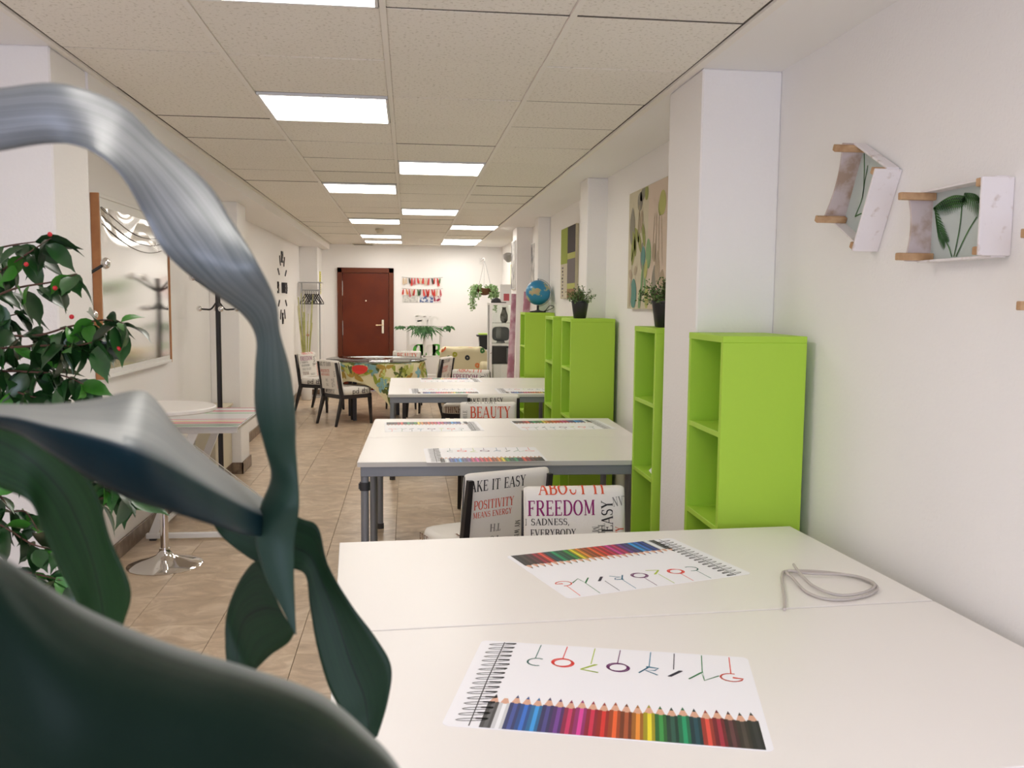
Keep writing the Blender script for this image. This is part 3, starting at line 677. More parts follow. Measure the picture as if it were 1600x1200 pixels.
def make_chair_parts():
    P = {}
    b = MB(); b.grid(lambda i, j: back_pt(-BW/2+BW*(.5-.5*math.cos(PI*i)), j*STOT), 22, 40)
    # close bottom
    P['backrest'] = None
    nu, nv = 22, 40
    for i in range(nu):
        a = i*(nv+1); c = (i+1)*(nv+1); b.f.append((a, c, c+nv, a+nv)); b.m.append(0)
    b.uv = {}
    P['backrest'] = b.build('backrest', 'fabric', smooth=60, mesh_only=True)
    # seat cushion: rounded slab
    def seat(i, j):
        th = 2*PI*i; 
        c, s = math.cos(th), math.sin(th); k = (abs(c)**5+abs(s)**5)**(-1/5)
        rr = [1.0, 1.0, .985, .93, .75, .4, .0][j] if isinstance(j, int) else 1
        return c, s, k, rr
    b = MB(); n = 40
    prof = [(.96, .372), (1.0, .378), (1.012, .41), (1.0, .438), (.965, .453), (.85, .461), (.5, .468), (.001, .470)]
    for r, z in prof:
        for i in range(n):
            th = 2*PI*i/n; c, s = math.cos(th), math.sin(th); k = (abs(c)**6+abs(s)**6)**(-1/6)
            yy = c*k*.222*r; b.v.append((s*k*(.222-.0*yy)*r, yy+.005, z))
    for q in range(len(prof)-1):
        for i in range(n): b.f.append((q*n+i, q*n+(i+1) % n, (q+1)*n+(i+1) % n, (q+1)*n+i)); b.m.append(0)
    b.f.append(tuple(range(n))[::-1]); b.m.append(0)
    P['seat'] = b.build('seat', 'fabric', smooth=60, mesh_only=True)
    b = MB()
    b.bbox(-.215, .215, .185, .215, .325, .375, .003); b.bbox(-.215, .215, -.215, -.185, .325, .375, .003)
    b.bbox(-.215, -.185, -.185, .185, .325, .375, .003); b.bbox(.185, .215, -.185, .185, .325, .375, .003)
    P['seat_frame'] = b.build('seat_frame', 'black', mesh_only=True)
    for s in (-1, 1):
        P['front_leg%d' % s] = MB().frustum((s*.205, .212, 0), (s*.196, .197, .33), .022, .038).build('leg', 'black', mesh_only=True)
        P['rear_leg%d' % s] = MB().frustum((s*.205, -.300, 0), (s*.197, -.202, .35), .024, .044).build('leg', 'black', mesh_only=True)
        P['post%d' % s] = MB().frustum((s*.197, -.203, .325), (s*.192, -.285, .765), .034, .022, d0=.046, d1=.026).build('back_post', 'black', mesh_only=True)
    return P
CP = make_chair_parts()
INK = ['ink_black', 'ink_red', 'ink_purple', 'ink_grey', 'ink_brown']
def clip(V, F, lo, hi): 
    return [f for f in F if all(lo[0] <= V[i][0] <= hi[0] and lo[1] <= V[i][1] <= hi[1] for i in f)]
def back_print(items_front, items_rear):
    b = MB(); W2 = BW/2-.004
    for t, x, y, h, rot, sq, mi in items_front:
        for V, F in text2d(t, x, y, h, rot, sq):
            F = clip(V, F, (-W2, .01), (W2, STOT-.01))
            if F: b.add([back_pt(-p[0], p[1], .0016) for p in V], F, mi)
    for t, x, y, h, rot, sq, mi in items_rear:
        for V, F in text2d(t, x, y, h, rot, sq):
            F = clip(V, F, (-W2, .01), (W2, BH-.02))
            if F: b.add([back_pt(p[0], STOT-p[1], .0012) for p in V], F, mi)
    # drop unused verts is not needed
    return b.build('printed_lettering', INK, fix=False, mesh_only=True)
REAR = [('TAKE IT EASY', -.215, .275, .048, 2, .78, 0), ('POSITIVITY', -.165, .195, .040, 2, .76, 1), ('MEANS ENERGY', -.165, .158, .026, 2, .80, 1), ('IT', .185, .330, .050, -90, 1, 1),
        ('NVY', .145, .155, .036, 90, .9, 3), ('SMILES', .075, .140, .030, -90, .85, 3), ('MY WISH', .040, .130, .024, -90, .85, 0), ('TH', -.03, .125, .034, 180, 1, 3), ('TO', -.03, .07, .034, 180, 1, 3), ('ENJOY', .19, .02, .034, 90, .8, 1)]
FRE = [('ABOUT IT', -.145, .328, .050, 0, 1.0, 1), ('FREEDOM', -.190, .248, .058, 0, .86, 2), ('IN SADNESS,', -.225, .212, .025, 0, 1.15, 0), ('EVERYBODY.', -.18, .168, .028, 0, .95, 0), ('MY', .065, .205, .028, -90, .9, 3), ('THIS', .088, .215, .028, -90, .9, 3), ('AND ENJOY', -.18, .115, .035, 0, .9, 3),
       ('EASY', .148, .180, .046, 90, .95, 0), ('NVY', .150, .278, .036, 8, .8, 3), ('POSITIVITY', .192, .03, .034, 90, .8, 1), ('THINK', -.18, .055, .044, 0, .9, 4), ('SMILES', 0, .04, .03, 0, .9, 3)]
BEA = [('ABOUT LOVE', -.16, .345, .030, 0, 1.0, 3), ('BEAUTY', -.135, .245, .080, 0, .82, 1), ('SMILE', -.155, .21, .030, 90, .9, 3), ('IS WITHIN YOU', -.14, .195, .030, 0, .9, 0), ('EVERYBODY', -.14, .11, .034, 0, .9, 4), ('FREEDOM', -.15, .045, .045, 0, .85, 2)]
TXT = [('THINK IN YOU', -.16, .26, .036, 0, .85, 3), ('FREEDOM', -.15, .205, .044, 0, .8, 0), ('POSITIVITY', -.17, .16, .030, 0, .9, 1), ('LOVE IT', -.1, .1, .042, 0, .9, 3), ('SMILES', .15, .08, .036, 90, .9, 0), ('ENJOY', -.1, .05, .034, 0, .9, 4)]
PR = {'freedom': back_print(FRE, REAR), 'beauty': back_print(BEA, REAR), 'plain': back_print(TXT, REAR)}
def seat_print():
    b = MB()
    # top of the cushion
    for t, x, y, h, rot, sq, mi in [('FREEDOM', -.15, .05, .07, 0, .8, 4), ('HOPE', -.1, -.06, .055, 0, .9, 3), ('IN YOU', -.15, .135, .035, 0, .9, 0)]:
        for V, F in text2d(t, x, y, h, rot, sq): b.add([(-p[0], p[1]*-1+.02, .4715) for p in V], F, mi)
    # sides
    for t, x, h, sq, mi, side in [('FREE', -.19, .055, .7, 4, 'L'), ('POSITIVITY', -.03, .035, .9, 1, 'L'), ('THINK', -.18, .06, .8, 4, 'F'), ('EASY', .03, .045, .8, 1, 'F'), ('MODEST', -.14, .055, .8, 0, 'B'), ('pd d', -.08, .07, 1.1, 0, 'R'), ('LOVE', .06, .05, .9, 0, 'R')]:
        for V, F in text2d(t, x, 0, h, 0, sq):
            q = []
            for a, c in V:
                zz = .383+c; o = .2235+.006
                q.append({'L': (-o, -a, zz), 'F': (-a, o, zz), 'B': (a, -o+.009, zz), 'R': (o, a, zz)}[side])
            b.add(q, F, mi)
    return b.build('printed_lettering', INK, fix=False, mesh_only=True)
SP = seat_print()
def chair(x, y, deg, style, lab):
    """deg: heading of the sitter, 0 = +Y"""
    t = thing('dining_chair', lab, 'chair', (x, y, 0), math.radians(deg), 'chairs in word-printed canvas')
    bk = place('backrest', CP['backrest'], t); stuff(place('printed_lettering', PR[style], bk))
    st = place('seat', CP['seat'], t); stuff(place('printed_lettering', SP, st))
    place('seat_frame', CP['seat_frame'], t)
    for s in (-1, 1):
        place('leg', CP['front_leg%d' % s], t); place('leg', CP['rear_leg%d' % s], t); place('back_post', CP['post%d' % s], t)
    return t
chair(.652, 3.19, 180, 'freedom', 'printed canvas chair with a purple FREEDOM on its back, tucked under the nearest table')
chair(.335, 4.03, 21, 'plain', 'printed canvas chair turned at an angle, TAKE IT EASY on the rear of its back')
chair(.575, 6.15, 180, 'beauty', 'printed canvas chair with red BEAUTY on its back behind the second table')
chair(.68, 7.18, -4, 'plain', 'printed canvas chair seen from behind, just behind the BEAUTY chair')
chair(.60, 9.22, 165, 'freedom', 'printed canvas chair with a small FREEDOM visible behind the third table')
chair(-.745, 11.12, -52, 'plain', 'printed canvas chair with dark splayed legs in front of the round table, seen from behind')
chair(-1.17, 12.42, -118, 'freedom', 'printed canvas chair against the left wall beside the bamboo stems')
chair(-.06, 12.72, 170, 'beauty', 'printed canvas chair with red BEAUTY behind the round table')
chair(.26, 11.75, 66, 'plain', 'printed canvas chair side-on at the right of the round table')

# ------------------------------------------------------------ round table with floral cloth and glass
RT = (-.40, 11.62)
t = thing('round_table', 'round dining table with dark square legs under a floral cloth', 'table', (RT[0], RT[1], 0))
MB().lathe([(.60, .70), (.605, .71), (.605, .725), (.60, .73)], 40).build('tabletop', 'black', t, smooth=40)
for a in (45, 135, 225, 315):
    x, y = .44*math.cos(math.radians(a+8)), .34*math.sin(math.radians(a+8)); MB().frustum((x, y, 0), (x, y, .70), .045, .05).build('leg', 'black', t)
M['cloth'] = mat('floral_cloth', (.74, .68, .44), .85)
def flower_mats():
    return [mat('cloth_print_%d' % i, c, .85) for i, c in enumerate([(.30, .36, .05), (.10, .13, .035), (.70, .05, .04), (.22, .42, .45), (.45, .30, .06), (.70, .32, .10), (.55, .60, .20)])]
FM = flower_mats()
CS = .83   # half side of the cloth square, turned so one corner hangs towards the camera
def cloth_pt(p, q, off=0):
    r = math.hypot(p, q); R = .612
    if r < 1e-6: return (0, 0, .7345+off)
    c, s = p/r, q/r
    if r < R: return (p, q, .7345+off)
    dz = r-R; th = math.atan2(q, p); w = .030*min(1, dz/.15)*math.sin(th*9+.7)+.05*min(dz, .5)*.5
    rr = R+w+off
    return (rr*c, rr*s, .7345-dz*.98)
b = MB(); n = 56
rot = math.radians(-28)
def cp2(i, j, off=0):
    p, q = (2*i-1)*CS, (2*j-1)*CS; return cloth_pt(p*math.cos(rot)-q*math.sin(rot), p*math.sin(rot)+q*math.cos(rot), off)
b.grid(lambda i, j: cp2(i, j), n, n); b.uv = {}
clo = b.build('tablecloth', 'cloth', loc=(RT[0], RT[1], 0), smooth=80)
tag(clo, 'cream tablecloth with green leaves and a red flower, draped over the round table', 'tablecloth')
b = MB()
def blob(i, j, rx, ry, a, mi, k=10):
    c, s = math.cos(a), math.sin(a); P = [(i, j)]
    for q in range(k):
        th = 2*PI*q/k; x, y = rx*math.cos(th), ry*math.sin(th)*(1-.35*math.cos(th)); P.append((i+x*c-y*s, j+x*s+y*c))
    if any(not (.01 < p[0] < .99 and .01 < p[1] < .99) for p in P): return
    b.add([cp2(p[0], p[1], .004) for p in P], [(0, q+1, (q+1) % k+1) for q in range(k)], mi)
rnd = random.Random(5)
for _ in range(170):
    i, j = rnd.uniform(.03, .97), rnd.uniform(.03, .97)
    a0 = rnd.uniform(0, 6.28); kind = rnd.random()
    if kind < .6:
        mi = rnd.choice([0, 0, 1, 6, 4])
        for k in range(rnd.choice([3, 4, 5])):
            a = a0+k*1.1; blob(i+.045*math.cos(a), j+.045*math.sin(a), .044, .018, a, mi, 8)
    elif kind < .8:
        for k in range(5): a = a0+k*1.256; blob(i+.026*math.cos(a), j+.026*math.sin(a), .024, .016, a, 3, 8)
    else: blob(i, j, .04, .03, a0, rnd.choice([5, 4, 6]), 10)
for dx in (0, .02, .04): pass
b.build('printed_flowers', FM, clo, fix=False)
b = MB()
def wblob(th, z, r, mi):          # red bloom hanging below the rim facing the camera
    P = []
    for q in range(12):
        a = 2*PI*q/12; tt = th+r*math.cos(a)/.65; zz = z+r*.75*math.sin(a)*(1 if math.sin(a) < 0 else .5); rr = .668; P.append((rr*math.cos(tt), rr*math.sin(tt), zz))
    b.add(P, [tuple(range(12))], mi)
wblob(math.radians(-106), .69, .10, 2)
b.build('red_bloom', FM, clo, fix=False)
gt = MB(); gt.lathe([(.635, .752), (.64, .756), (.64, .762), (.635, .766)], 56)
g = gt.build('glass_disc', 'pane', loc=(RT[0], RT[1], 0), smooth=40); tag(g, 'round clear glass disc lying on the floral tablecloth', 'glass')
for a in (0, 90, 180, 270):
    q = MB(); q.lathe([(.012, .7385), (.012, .752)], 10, (.4*math.cos(math.radians(a)), .4*math.sin(math.radians(a)), 0)); q.build('glass_spacer', 'whitemetal', g)

# ------------------------------------------------------------ objects on the shelf units
# globe
gl = thing('globe', 'blue desk globe on a black base on top of the farthest green shelf', 'globe', (1.362, 9.40, 1.4001))
def globe_mat():
    m = bpy.data.materials.new('globe_map'); m.use_nodes = True; nt = m.node_tree; N = nt.nodes; L = nt.links; b = N['Principled BSDF']
    tc = N.new('ShaderNodeTexCoord'); n = N.new('ShaderNodeTexNoise'); n.inputs['Scale'].default_value = 9; n.inputs['Detail'].default_value = 5; L.new(tc.outputs['Object'], n.inputs['Vector'])
    r = N.new('ShaderNodeValToRGB'); e = r.color_ramp.elements; e[0].position = .55; e[0].color = (.02, .22, .42, 1); e[1].position = .57; e[1].color = (.35, .40, .22, 1)
    k = e.new(.66); k.color = (.50, .36, .20, 1)
    L.new(n.outputs['Fac'], r.inputs['Fac']); L.new(r.outputs[0], b.inputs['Base Color']); b.inputs['Roughness'].default_value = .3
    return m
M['globe'] = globe_mat()
MB().ball((0, 0, .208), .132, 28).build('sphere', 'globe', gl, smooth=60)
b = MB(); b.tube([(.145*math.sin(a)*.35, -.0, .208+.145*math.cos(a)) if False else (.142*math.sin(a), 0, .208-.142*math.cos(a)) for a in [PI*q/14-.1 for q in range(0, 15)]], .004, 6); b.build('meridian_arm', 'silver', gl, smooth=60)
b = MB(); b.lathe([(.085, 0), (.085, .012), (.03, .02), (.012, .03), (.012, .075)], 24); b.build('base', 'potblack', gl, smooth=40)
b = MB(); b.tube([(0, 0, .338), (0, 0, .356)], .006, 8); b.build('pivot_cap', 'screen', gl, smooth=60)
b = MB(); b.tube(catmull([Vector(p) for p in [(.06, -.05, .01), (.11, -.08, .03), (.16, -.09, .06), (.11, -.1, .07), (.07, -.06, .02), (.02, -.09, .006), (-.06, -.1, .006)]]), .0035, 6); b.build('power_cord', 'potblack', gl, smooth=60)

def bush(name, x, y, z, lab, seed, s=1.0):
    t = thing(name, lab, 'plant', (x, y, z), 0, 'small bushy plants in black pots'); R = random.Random(seed)
    MB().lathe([(.040*s, 0), (.044*s, .005), (.060*s, .110*s), (.063*s, .112*s), (.063*s, .122*s), (.056*s, .122*s), (.054*s, .108*s), (.002, .106*s)], 24).build('pot', 'potblack', t, smooth=40)
    st = MB(); lf = MB(); fl_ = MB()
    for k in range(75):
        th = R.uniform(0, 2*PI); ph = R.uniform(0, 1.45)**1.0; L_ = R.uniform(.07, .125)*s*(1+.1*math.cos(ph))
        dr = Vector((math.sin(ph)*math.cos(th), math.sin(ph)*math.sin(th), math.cos(ph)*.85)); p0 = Vector((R.uniform(-.03, .03)*s, R.uniform(-.03, .03)*s, .108*s)); p1 = p0+dr*L_
        st.tube([p0, (p0+p1)/2+Vector((0, 0, .008)), p1], .0010, 4, cap=False)
        for q in range(15):
            c = p0.lerp(p1, R.uniform(.25, 1.08)); d = Vector((R.gauss(0, 1), R.gauss(0, 1), R.gauss(.4, 1))).normalized(); w = d.cross(Vector((R.gauss(0, 1), R.gauss(0, 1), R.gauss(0, 1)))).normalized()
            l = R.uniform(.009, .016)*s; ww = l*.32; c = c+d*.004
            lf.add([c, c+d*l*.5+w*ww, c+d*l, c+d*l*.5-w*ww], [(0, 1, 2, 3)], 0)
    st.build('stems', 'stem', t); stuff(lf.build('foliage', 'box', t, fix=False))
    return t
bush('potted_plant', 1.20, 6.22, 1.40, 'small bushy green plant in a black pot on the third green shelf', 3, 1.0)
bush('potted_plant', 1.195, 4.10, 1.40, 'small bushy plant in a black pot, half hidden by the white column edge', 9, 1.02)
# little things in shelves
b = MB(); b.bbox(0, .09, 0, .06, 0, .012, .002); b.bbox(.01, .08, .01, .05, .012, .02, .002)
tag(b.build('gadget', 'silver', loc=(1.19, 4.10, 1.0551), smooth=30), 'small silver gadget on the upper board of the shelf beside the column', 'gadget')
b = MB(); b.add([(0, 0, 0), (.12, .01, 0), (.11, .10, 0), (.01, .09, 0), (.03, .02, .04), (.10, .03, .03), (.09, .08, .045), (.03, .07, .03)], [(0, 1, 2, 3), (4, 5, 6, 7), (0, 1, 5, 4), (1, 2, 6, 5), (2, 3, 7, 6), (3, 0, 4, 7)])
tag(b.build('paper_wad', 'paper', loc=(1.14, 4.06, .7105)), 'crumpled white paper on the middle board of the shelf beside the column', 'paper')
for i in range(4):
    b = MB(); b.bbox(0, .17, 0, .12, 0, .007, .001)
    q = b.build('paper_stack_sheet', 'paper' if i % 2 else 'beige', loc=(1.12+.006*i, 4.02+.005*(i % 3), .3655+.0075*i)); q.rotation_euler = (0, 0, .1*i)
    q.name = 'booklet'; tag(q, 'thin booklet in the small pile low in the shelf beside the column, number from below %s' % ['bottom', 'second', 'third', 'top'][i], 'booklet', 'booklets low in the second shelf')
    q['label'] = ['bottom beige', 'second lowest, white', 'second highest, beige', 'topmost white'][i]+' booklet of the pile low in the shelf by the column'
M['yellowpale'] = mat('pale_yellow_cover', (.75, .66, .28), .6)
b = MB(); b.bbox(0, .15, 0, .03, 0, .20, .003)
tag(b.build('book', 'yellowpale', loc=(1.20, 6.36, 1.0551)), 'pale yellow book standing in the upper cell of the shelf under the bushy plant', 'book')

# ------------------------------------------------------------ paintings
M['canvas1'] = mat('canvas_ground', (.55, .50, .36), .8)
M['canvas2'] = mat('canvas_ground_pink', (.60, .49, .39), .8)
art = [mat('art_%d' % i, c, .8) for i, c in enumerate([(.25, .23, .18), (.28, .30, .08), (.11, .26, .22), (.20, .33, .15), (.42, .34, .24), (.38, .30, .20), (.42, .42, .13)])]
t = thing('painting', 'square canvas with stylised green, grey and teal leaves on the right wall', 'painting', (XR_B, 4.86, 1.475))
PX = -.03; PWd, PHh = .88, .735
MB().bbox(PX, -.001, 0, PWd, 0, PHh, .003).build('canvas', 'canvas1', t)
b = MB(); b.box(PX-.0012, PX-.0002, .004, .40, .004, PHh-.004); b.build('pink_panel', 'canvas2', t)
b = MB()
def vb(cx, cz, rx, rz, a, mi, pt=.6):
    if abs(cx) > 9: return
    P = []
    for q in range(18):
        th = 2*PI*q/18; x, z = rx*math.cos(th), rz*math.sin(th); x *= (1-pt*max(0, math.sin(th))**2); c, s = math.cos(a), math.sin(a)
        P.append((PX-.002-.0001*mi, min(max(cx+x*c-z*s, .006), PWd-.006), min(max(cz+x*s+z*c, .006), PHh-.006)))
    b.add(P, [tuple(range(18))], mi)
# y runs away from the camera, so large y = left in the picture
vb(.78, .52, .065, .12, 0, 0); vb(.60, .66, .06, .06, .5, 0); vb(.53, .70, .08, .04, -.3, 0); vb(.45, .70, .04, .05, 0, 1, .3)
for k in range(5): vb(.74+.05*(k % 2)-.02*k, .34+.05*k*.6, .028, .075, .5-.35*k, 1)
vb(.60, .42, .03, .09, -.6, 1); vb(.50, .45, .03, .08, -.4, 1); vb(.52, .32, .045, .085, .0, 0, .2)
vb(.50, .19+.13, .05, .06, .1, 2, .2); vb(.38, .33, .06, .09, -.1, 3, .2); vb(.52, .17, .022, .13, .15, 3); vb(.45, .15, .022, .12, -.2, 3)
vb(.72, .095, .075, .095, 0, 2, .1); vb(.80, .10, .03, .09, .1, 4); vb(.56, .06, .03, .08, .3, 3); vb(.40, .07, .045, .07, 0, 6, .2); vb(.43, .24, .035, .06, .3, 6)
vb(.80, .22, .05, .03, .4, 4); vb(.68, .24, .04, .03, -.4, 4); vb(.62, .54, .012, .10, .1, 5, 0); vb(.56, .53, .035, .07, .15, 5, 0)
vb(.18, .24, .05, .10, 0, 4); vb(.25, .16, .05, .10, .1, 0); vb(.08, .18, .05, .05, .3, 5); vb(.25, .33, .04, .055, 0, 5, .1); vb(.10, .60, .07, .07, 0, 6, 0); vb(.14, .58, .05, .05, .4, 1, 0)
for k in range(4): vb(.10+.06*k, .40, .006, .16, -.12+.08*k, 5, 0)
b.build('painted_leaves', art, t, fix=False)
t = thing('painting', 'patchwork canvas of lime, brown and grey blocks on the right wall', 'painting', (1.52, 7.98, 1.545))
pc = [mat('patch_%d' % i, c, .8) for i, c in enumerate([(.30, .36, .045), (.045, .035, .04), (.17, .145, .15), (.46, .48, .14), (.55, .50, .38), (.30, .17, .08)])]
MB().bbox(-.03, -.001, 0, .76, 0, .67, .003).build('canvas', 'canvas1', t)
b = MB()
for y0, y1, z0, z1, mi in ((.40, .755, .33, .665, 0), (.005, .395, .42, .665, 1), (.005, .395, .365, .42, 3), (.005, .395, .14, .365, 2), (.005, .395, .09, .14, 3), (.005, .395, .005, .09, 5), (.40, .755, .005, .33, 4)):
    b.box(-.0318, -.0301, y0, y1, z0, z1, mi)
for k in range(9): z = .02+.033*k; b.box(-.0326, -.0319, .60+.02*(k % 2), .66+.015*(k % 3), z, z+.018, 1 if k % 2 else 2)
b.build('colour_patches', pc, t)
M['bw'] = mat('grey_photo_print', (.10, .10, .10), .6, noise=(9, (.55, .53, .50), .35, .6, 6))
for (y0, y1, x, lab) in ((10.6, 11.0, 1.52, 'narrow black and white print on the right wall above and beyond the globe'), (11.02, 11.38, 1.32, 'narrow grey print farthest along the right wall, past the globe')):
    t = thing('framed_print', lab, 'picture', (x, y0, 1.62 if y0 < 11 else 1.66))
    MB().bbox(-.02, -.001, 0, y1-y0, 0, .60, .003).build('frame', 'white', t)
    MB().box(-.0215, -.0203, .012, y1-y0-.012, .012, .588).build('print', 'bw', t)

# ------------------------------------------------------------ fruit-crate shadow boxes
M['crate_stain'] = mat('stained_whitewash', (.58, .50, .49), .75, noise=(14, (.40, .29, .22), .48, .62))
M['mint'] = mat('pale_mint_card', (.50, .56, .54), .7)
def crate(y, z, tilt, wd, ht, dp, lab, palm):
    """origin: near lower corner on the wall; local X = out of the wall towards the room, Y = away from camera"""
    t = thing('wall_crate', lab, 'crate', (XR_B, y, z), 0, 'whitewashed fruit crates hung on the right wall')
    t.rotation_euler = (tilt, 0, 0)
    MB().bbox(-.008, -.001, .0075, wd-.0075, .005, ht-.005, .001).build('back_board', 'mint', t)
    th = .008
    MB().bbox(-dp, -.001, 0, th, .004, ht-.004, .0015).build('near_board', 'crate_white', t)
    b = MB(); n = 14   # far board with a wavy rim
    for s in (0, 1):
        for i in range(n+1):
            zz = .004+(ht-.008)*i/n; w = dp-.004-.014*math.sin(PI*i/n)
            b.v += [(-w, wd-th*s, zz), (-.008, wd-th*s, zz)]
    k = 2*(n+1)
    for i in range(n):
        a = 2*i; b.f += [(a, a+1, a+3, a+2), (k+a, k+a+2, k+a+3, k+a+1), (a, a+2, k+a+2, k+a), (a+1, k+a+1, k+a+3, a+3)]; b.m += [0]*4
    b.f += [(0, k, k+1, 1), (2*n, 2*n+1, k+2*n+1, k+2*n)]; b.m += [0, 0]
    b.build('far_board', 'crate_stain', t)
    MB().bbox(-dp*.55, -.008, th, wd-th, ht-.006, ht, .001).build('top_slat', 'crate_white', t)
    MB().bbox(-dp*.55, -.008, th, wd-th, 0, .006, .001).build('bottom_slat', 'crate_white', t)
    for yy, ex in ((th+.001, 0), (wd-th-.019, .028)):
        for zz in (.006, ht-.026):
            MB().bbox(-dp-ex, -.009, yy, yy+.018, zz, zz+.020, .002).build('corner_post', 'crate_raw', t)
    if palm:
        b = MB(); Y_ = lambda f: wd-.012-f*(wd-.02)*.74; Z_ = lambda f: .012+f*(ht-.03)
        def rib(pts, w, xo=-.0095):
            V, F = strip(pts, w if isinstance(w, list) else [w]*len(pts)); b.add([(xo, p[0], p[1]) for p in V], F)
        for st_, ra, ang in palm:
            Q = catmull([Vector((p[0], p[1], 0)) for p in st_], 5); rib([(Y_(q.x), Z_(q.y)) for q in Q], .0045)
            if not ra: continue
            Q = catmull([Vector((p[0], p[1], 0)) for p in ra], 6); rib([(Y_(q.x), Z_(q.y)) for q in Q], .003)
            for k, q in enumerate(Q):
                f = k/(len(Q)-1); L_ = .30*math.sin(PI*(.18+.78*f))
                for sg in (-1, 1):
                    a = math.radians(ang+sg*28); e = (q.x+L_*.62*math.cos(a), q.y+L_*math.sin(a)); e = (min(max(e[0], 0), 1.15), min(max(e[1], .0), 1.0))
                    rib([(Y_(q.x), Z_(q.y)), (Y_((q.x+e[0])/2), Z_((q.y+e[1])/2)), (Y_(e[0]), Z_(e[1]))], [.003, .0052, .0008], -.0105)
        b.build('palm_drawing', 'palm', t, fix=False)
    return t
crate(2.035, 1.632, 0, .335, .196, .085, 'whitewashed crate with a palm drawing, the upright one on the right wall', [([(.42, .0), (.36, .15), (.26, .30)], [(.26, .30), (.12, .55), (.04, .82)], -50),
    ([(.46, .0), (.54, .45), (.56, .90)], [(.60, .93), (.40, .97), (.20, .93), (.02, .84)], -75), ([(.50, .0), (.68, .35), (.84, .58)], [(.60, .98), (.80, .92), (.95, .75), (1.02, .62)], -70)])
crate(2.66, 1.675, math.radians(27), .25, .27, .085, 'tilted whitewashed crate, left of the palm crate on the right wall', [([(.05, .95), (.25, .72), (.42, .45), (.35, .15)], None, 0), ([(.35, .15), (.55, .25), (.75, .30)], None, 0), ([(.30, .85), (.36, .6), (.42, .45)], None, 0)])
crate(1.585, 1.50, 0, .275, .19, .085, 'whitewashed crate cut by the right edge, only a raw wood post showing', None)

# ------------------------------------------------------------ left wall: framed board, racks, tables
t = thing('framed_board', 'large plastic-wrapped white board in a pine frame on the left wall', 'board', (XL_B, 5.06, 1.07))
bw, bh = 1.42, 1.0
for q in (0, bw-.014): MB().bbox(.001, .045, q, q+.014, 0, bh, .002).build('frame_side', 'wood', t)
for q in (0, bh-.02): MB().bbox(.001, .045, .014, bw-.014, q, q+.02, .002).build('frame_rail', 'white', t)
MB().box(.002, .034, .014, bw-.014, .02, bh-.02).build('panel', 'white', t)
M['sheen'] = mat('glossy_board', (.60, .57, .52), .10, spec=.8)
MB().box(.0341, .036, .06, bw-.06, .07, bh-.10).build('glossy_sheet', 'sheen', t)
b = MB(); 
def film(i, j):
    y = .045+(bw-.09)*i; z = .05+(bh-.12)*j
    return (.0375+.0035*math.sin(9*i+22*j+3*math.sin(7*i))*max(0, (j-.78)/.22)**.8+.0008*math.sin(5*i+7*j), y, z)
b.grid(film, 60, 50); b.uv = {}; b.build('plastic_film', 'film', t, smooth=80, fix=False)
b = MB()
for k in range(3):
    b.tube([(.040, .06+1.2*q/12, .93-.045*k-.10*math.sin(PI*q/12*.8)-.02*q/12) for q in range(13)], .0022, 6)
b.build('film_fold', 'film', t, smooth=60)

def make_rack():
    t = thing('coat_rack', 'x', 'coat rack')
    MB().tube([(0, 0, .04), (0, 0, 1.66)], .019, 14).build('pole', 'black', t, smooth=40)
    MB().lathe([(.17, 0), (.17, .015), (.05, .035), (.024, .06)], 28).build('base', 'black', t, smooth=40)
    for k in range(4):
        a = k*PI/2+.35; c, s = math.cos(a), math.sin(a)
        h = MB().tube(catmull([Vector((.015*c, .015*s, 1.48)), Vector((.05*c, .05*s, 1.435)), Vector((.09*c, .09*s, 1.432)), Vector((.125*c, .125*s, 1.435))], 4), .0065, 8).build('lower_hook', 'black', t, smooth=60)
        MB().ball((.135*c, .135*s, 1.437), .021, 14).build('chrome_knob', 'chrome', h, smooth=60)
        a += .45; c, s = math.cos(a), math.sin(a)
        h = MB().tube([(.01*c, .01*s, 1.56), (.20*c, .20*s, 1.66)], .0075, 8).build('upper_arm', 'black', t, smooth=60)
        MB().ball((.212*c, .212*s, 1.667), .026, 14).build('chrome_knob', 'chrome', h, smooth=60)
    return t
rk = make_rack(); rk['group'] = 'black coat racks with chrome knobs'
rk.location = (-1.425, 7.0, 0); rk['label'] = 'black coat rack with chrome knobs beyond the white desk, its pole in full view'
copy_tree(rk, 'black coat rack behind the near left column, only its chrome-tipped arms showing', 'black coat racks with chrome knobs', loc=(-1.485, 4.14, .0), rz=-.16)
bpy.data.objects['coat_rack.001'].scale = (.80, .80, 1)

t = thing('bistro_table', 'round white bar table on a chrome trumpet base by the left wall', 'table', (-1.375, 5.18, 0))
MB().lathe([(.205, 0), (.207, .004), (.20, .009), (.15, .022), (.09, .040), (.045, .062), (.030, .085), (.030, .10)], 48).build('base', 'chrome', t, smooth=50)
MB().tube([(0, 0, .10), (0, 0, .88)], .022, 24).build('pole', 'chrome', t, smooth=50)
MB().lathe([(.29, .885), (.295, .89), (.295, .905), (.29, .91)], 56).build('tabletop', 'deskwhite', t, smooth=40)

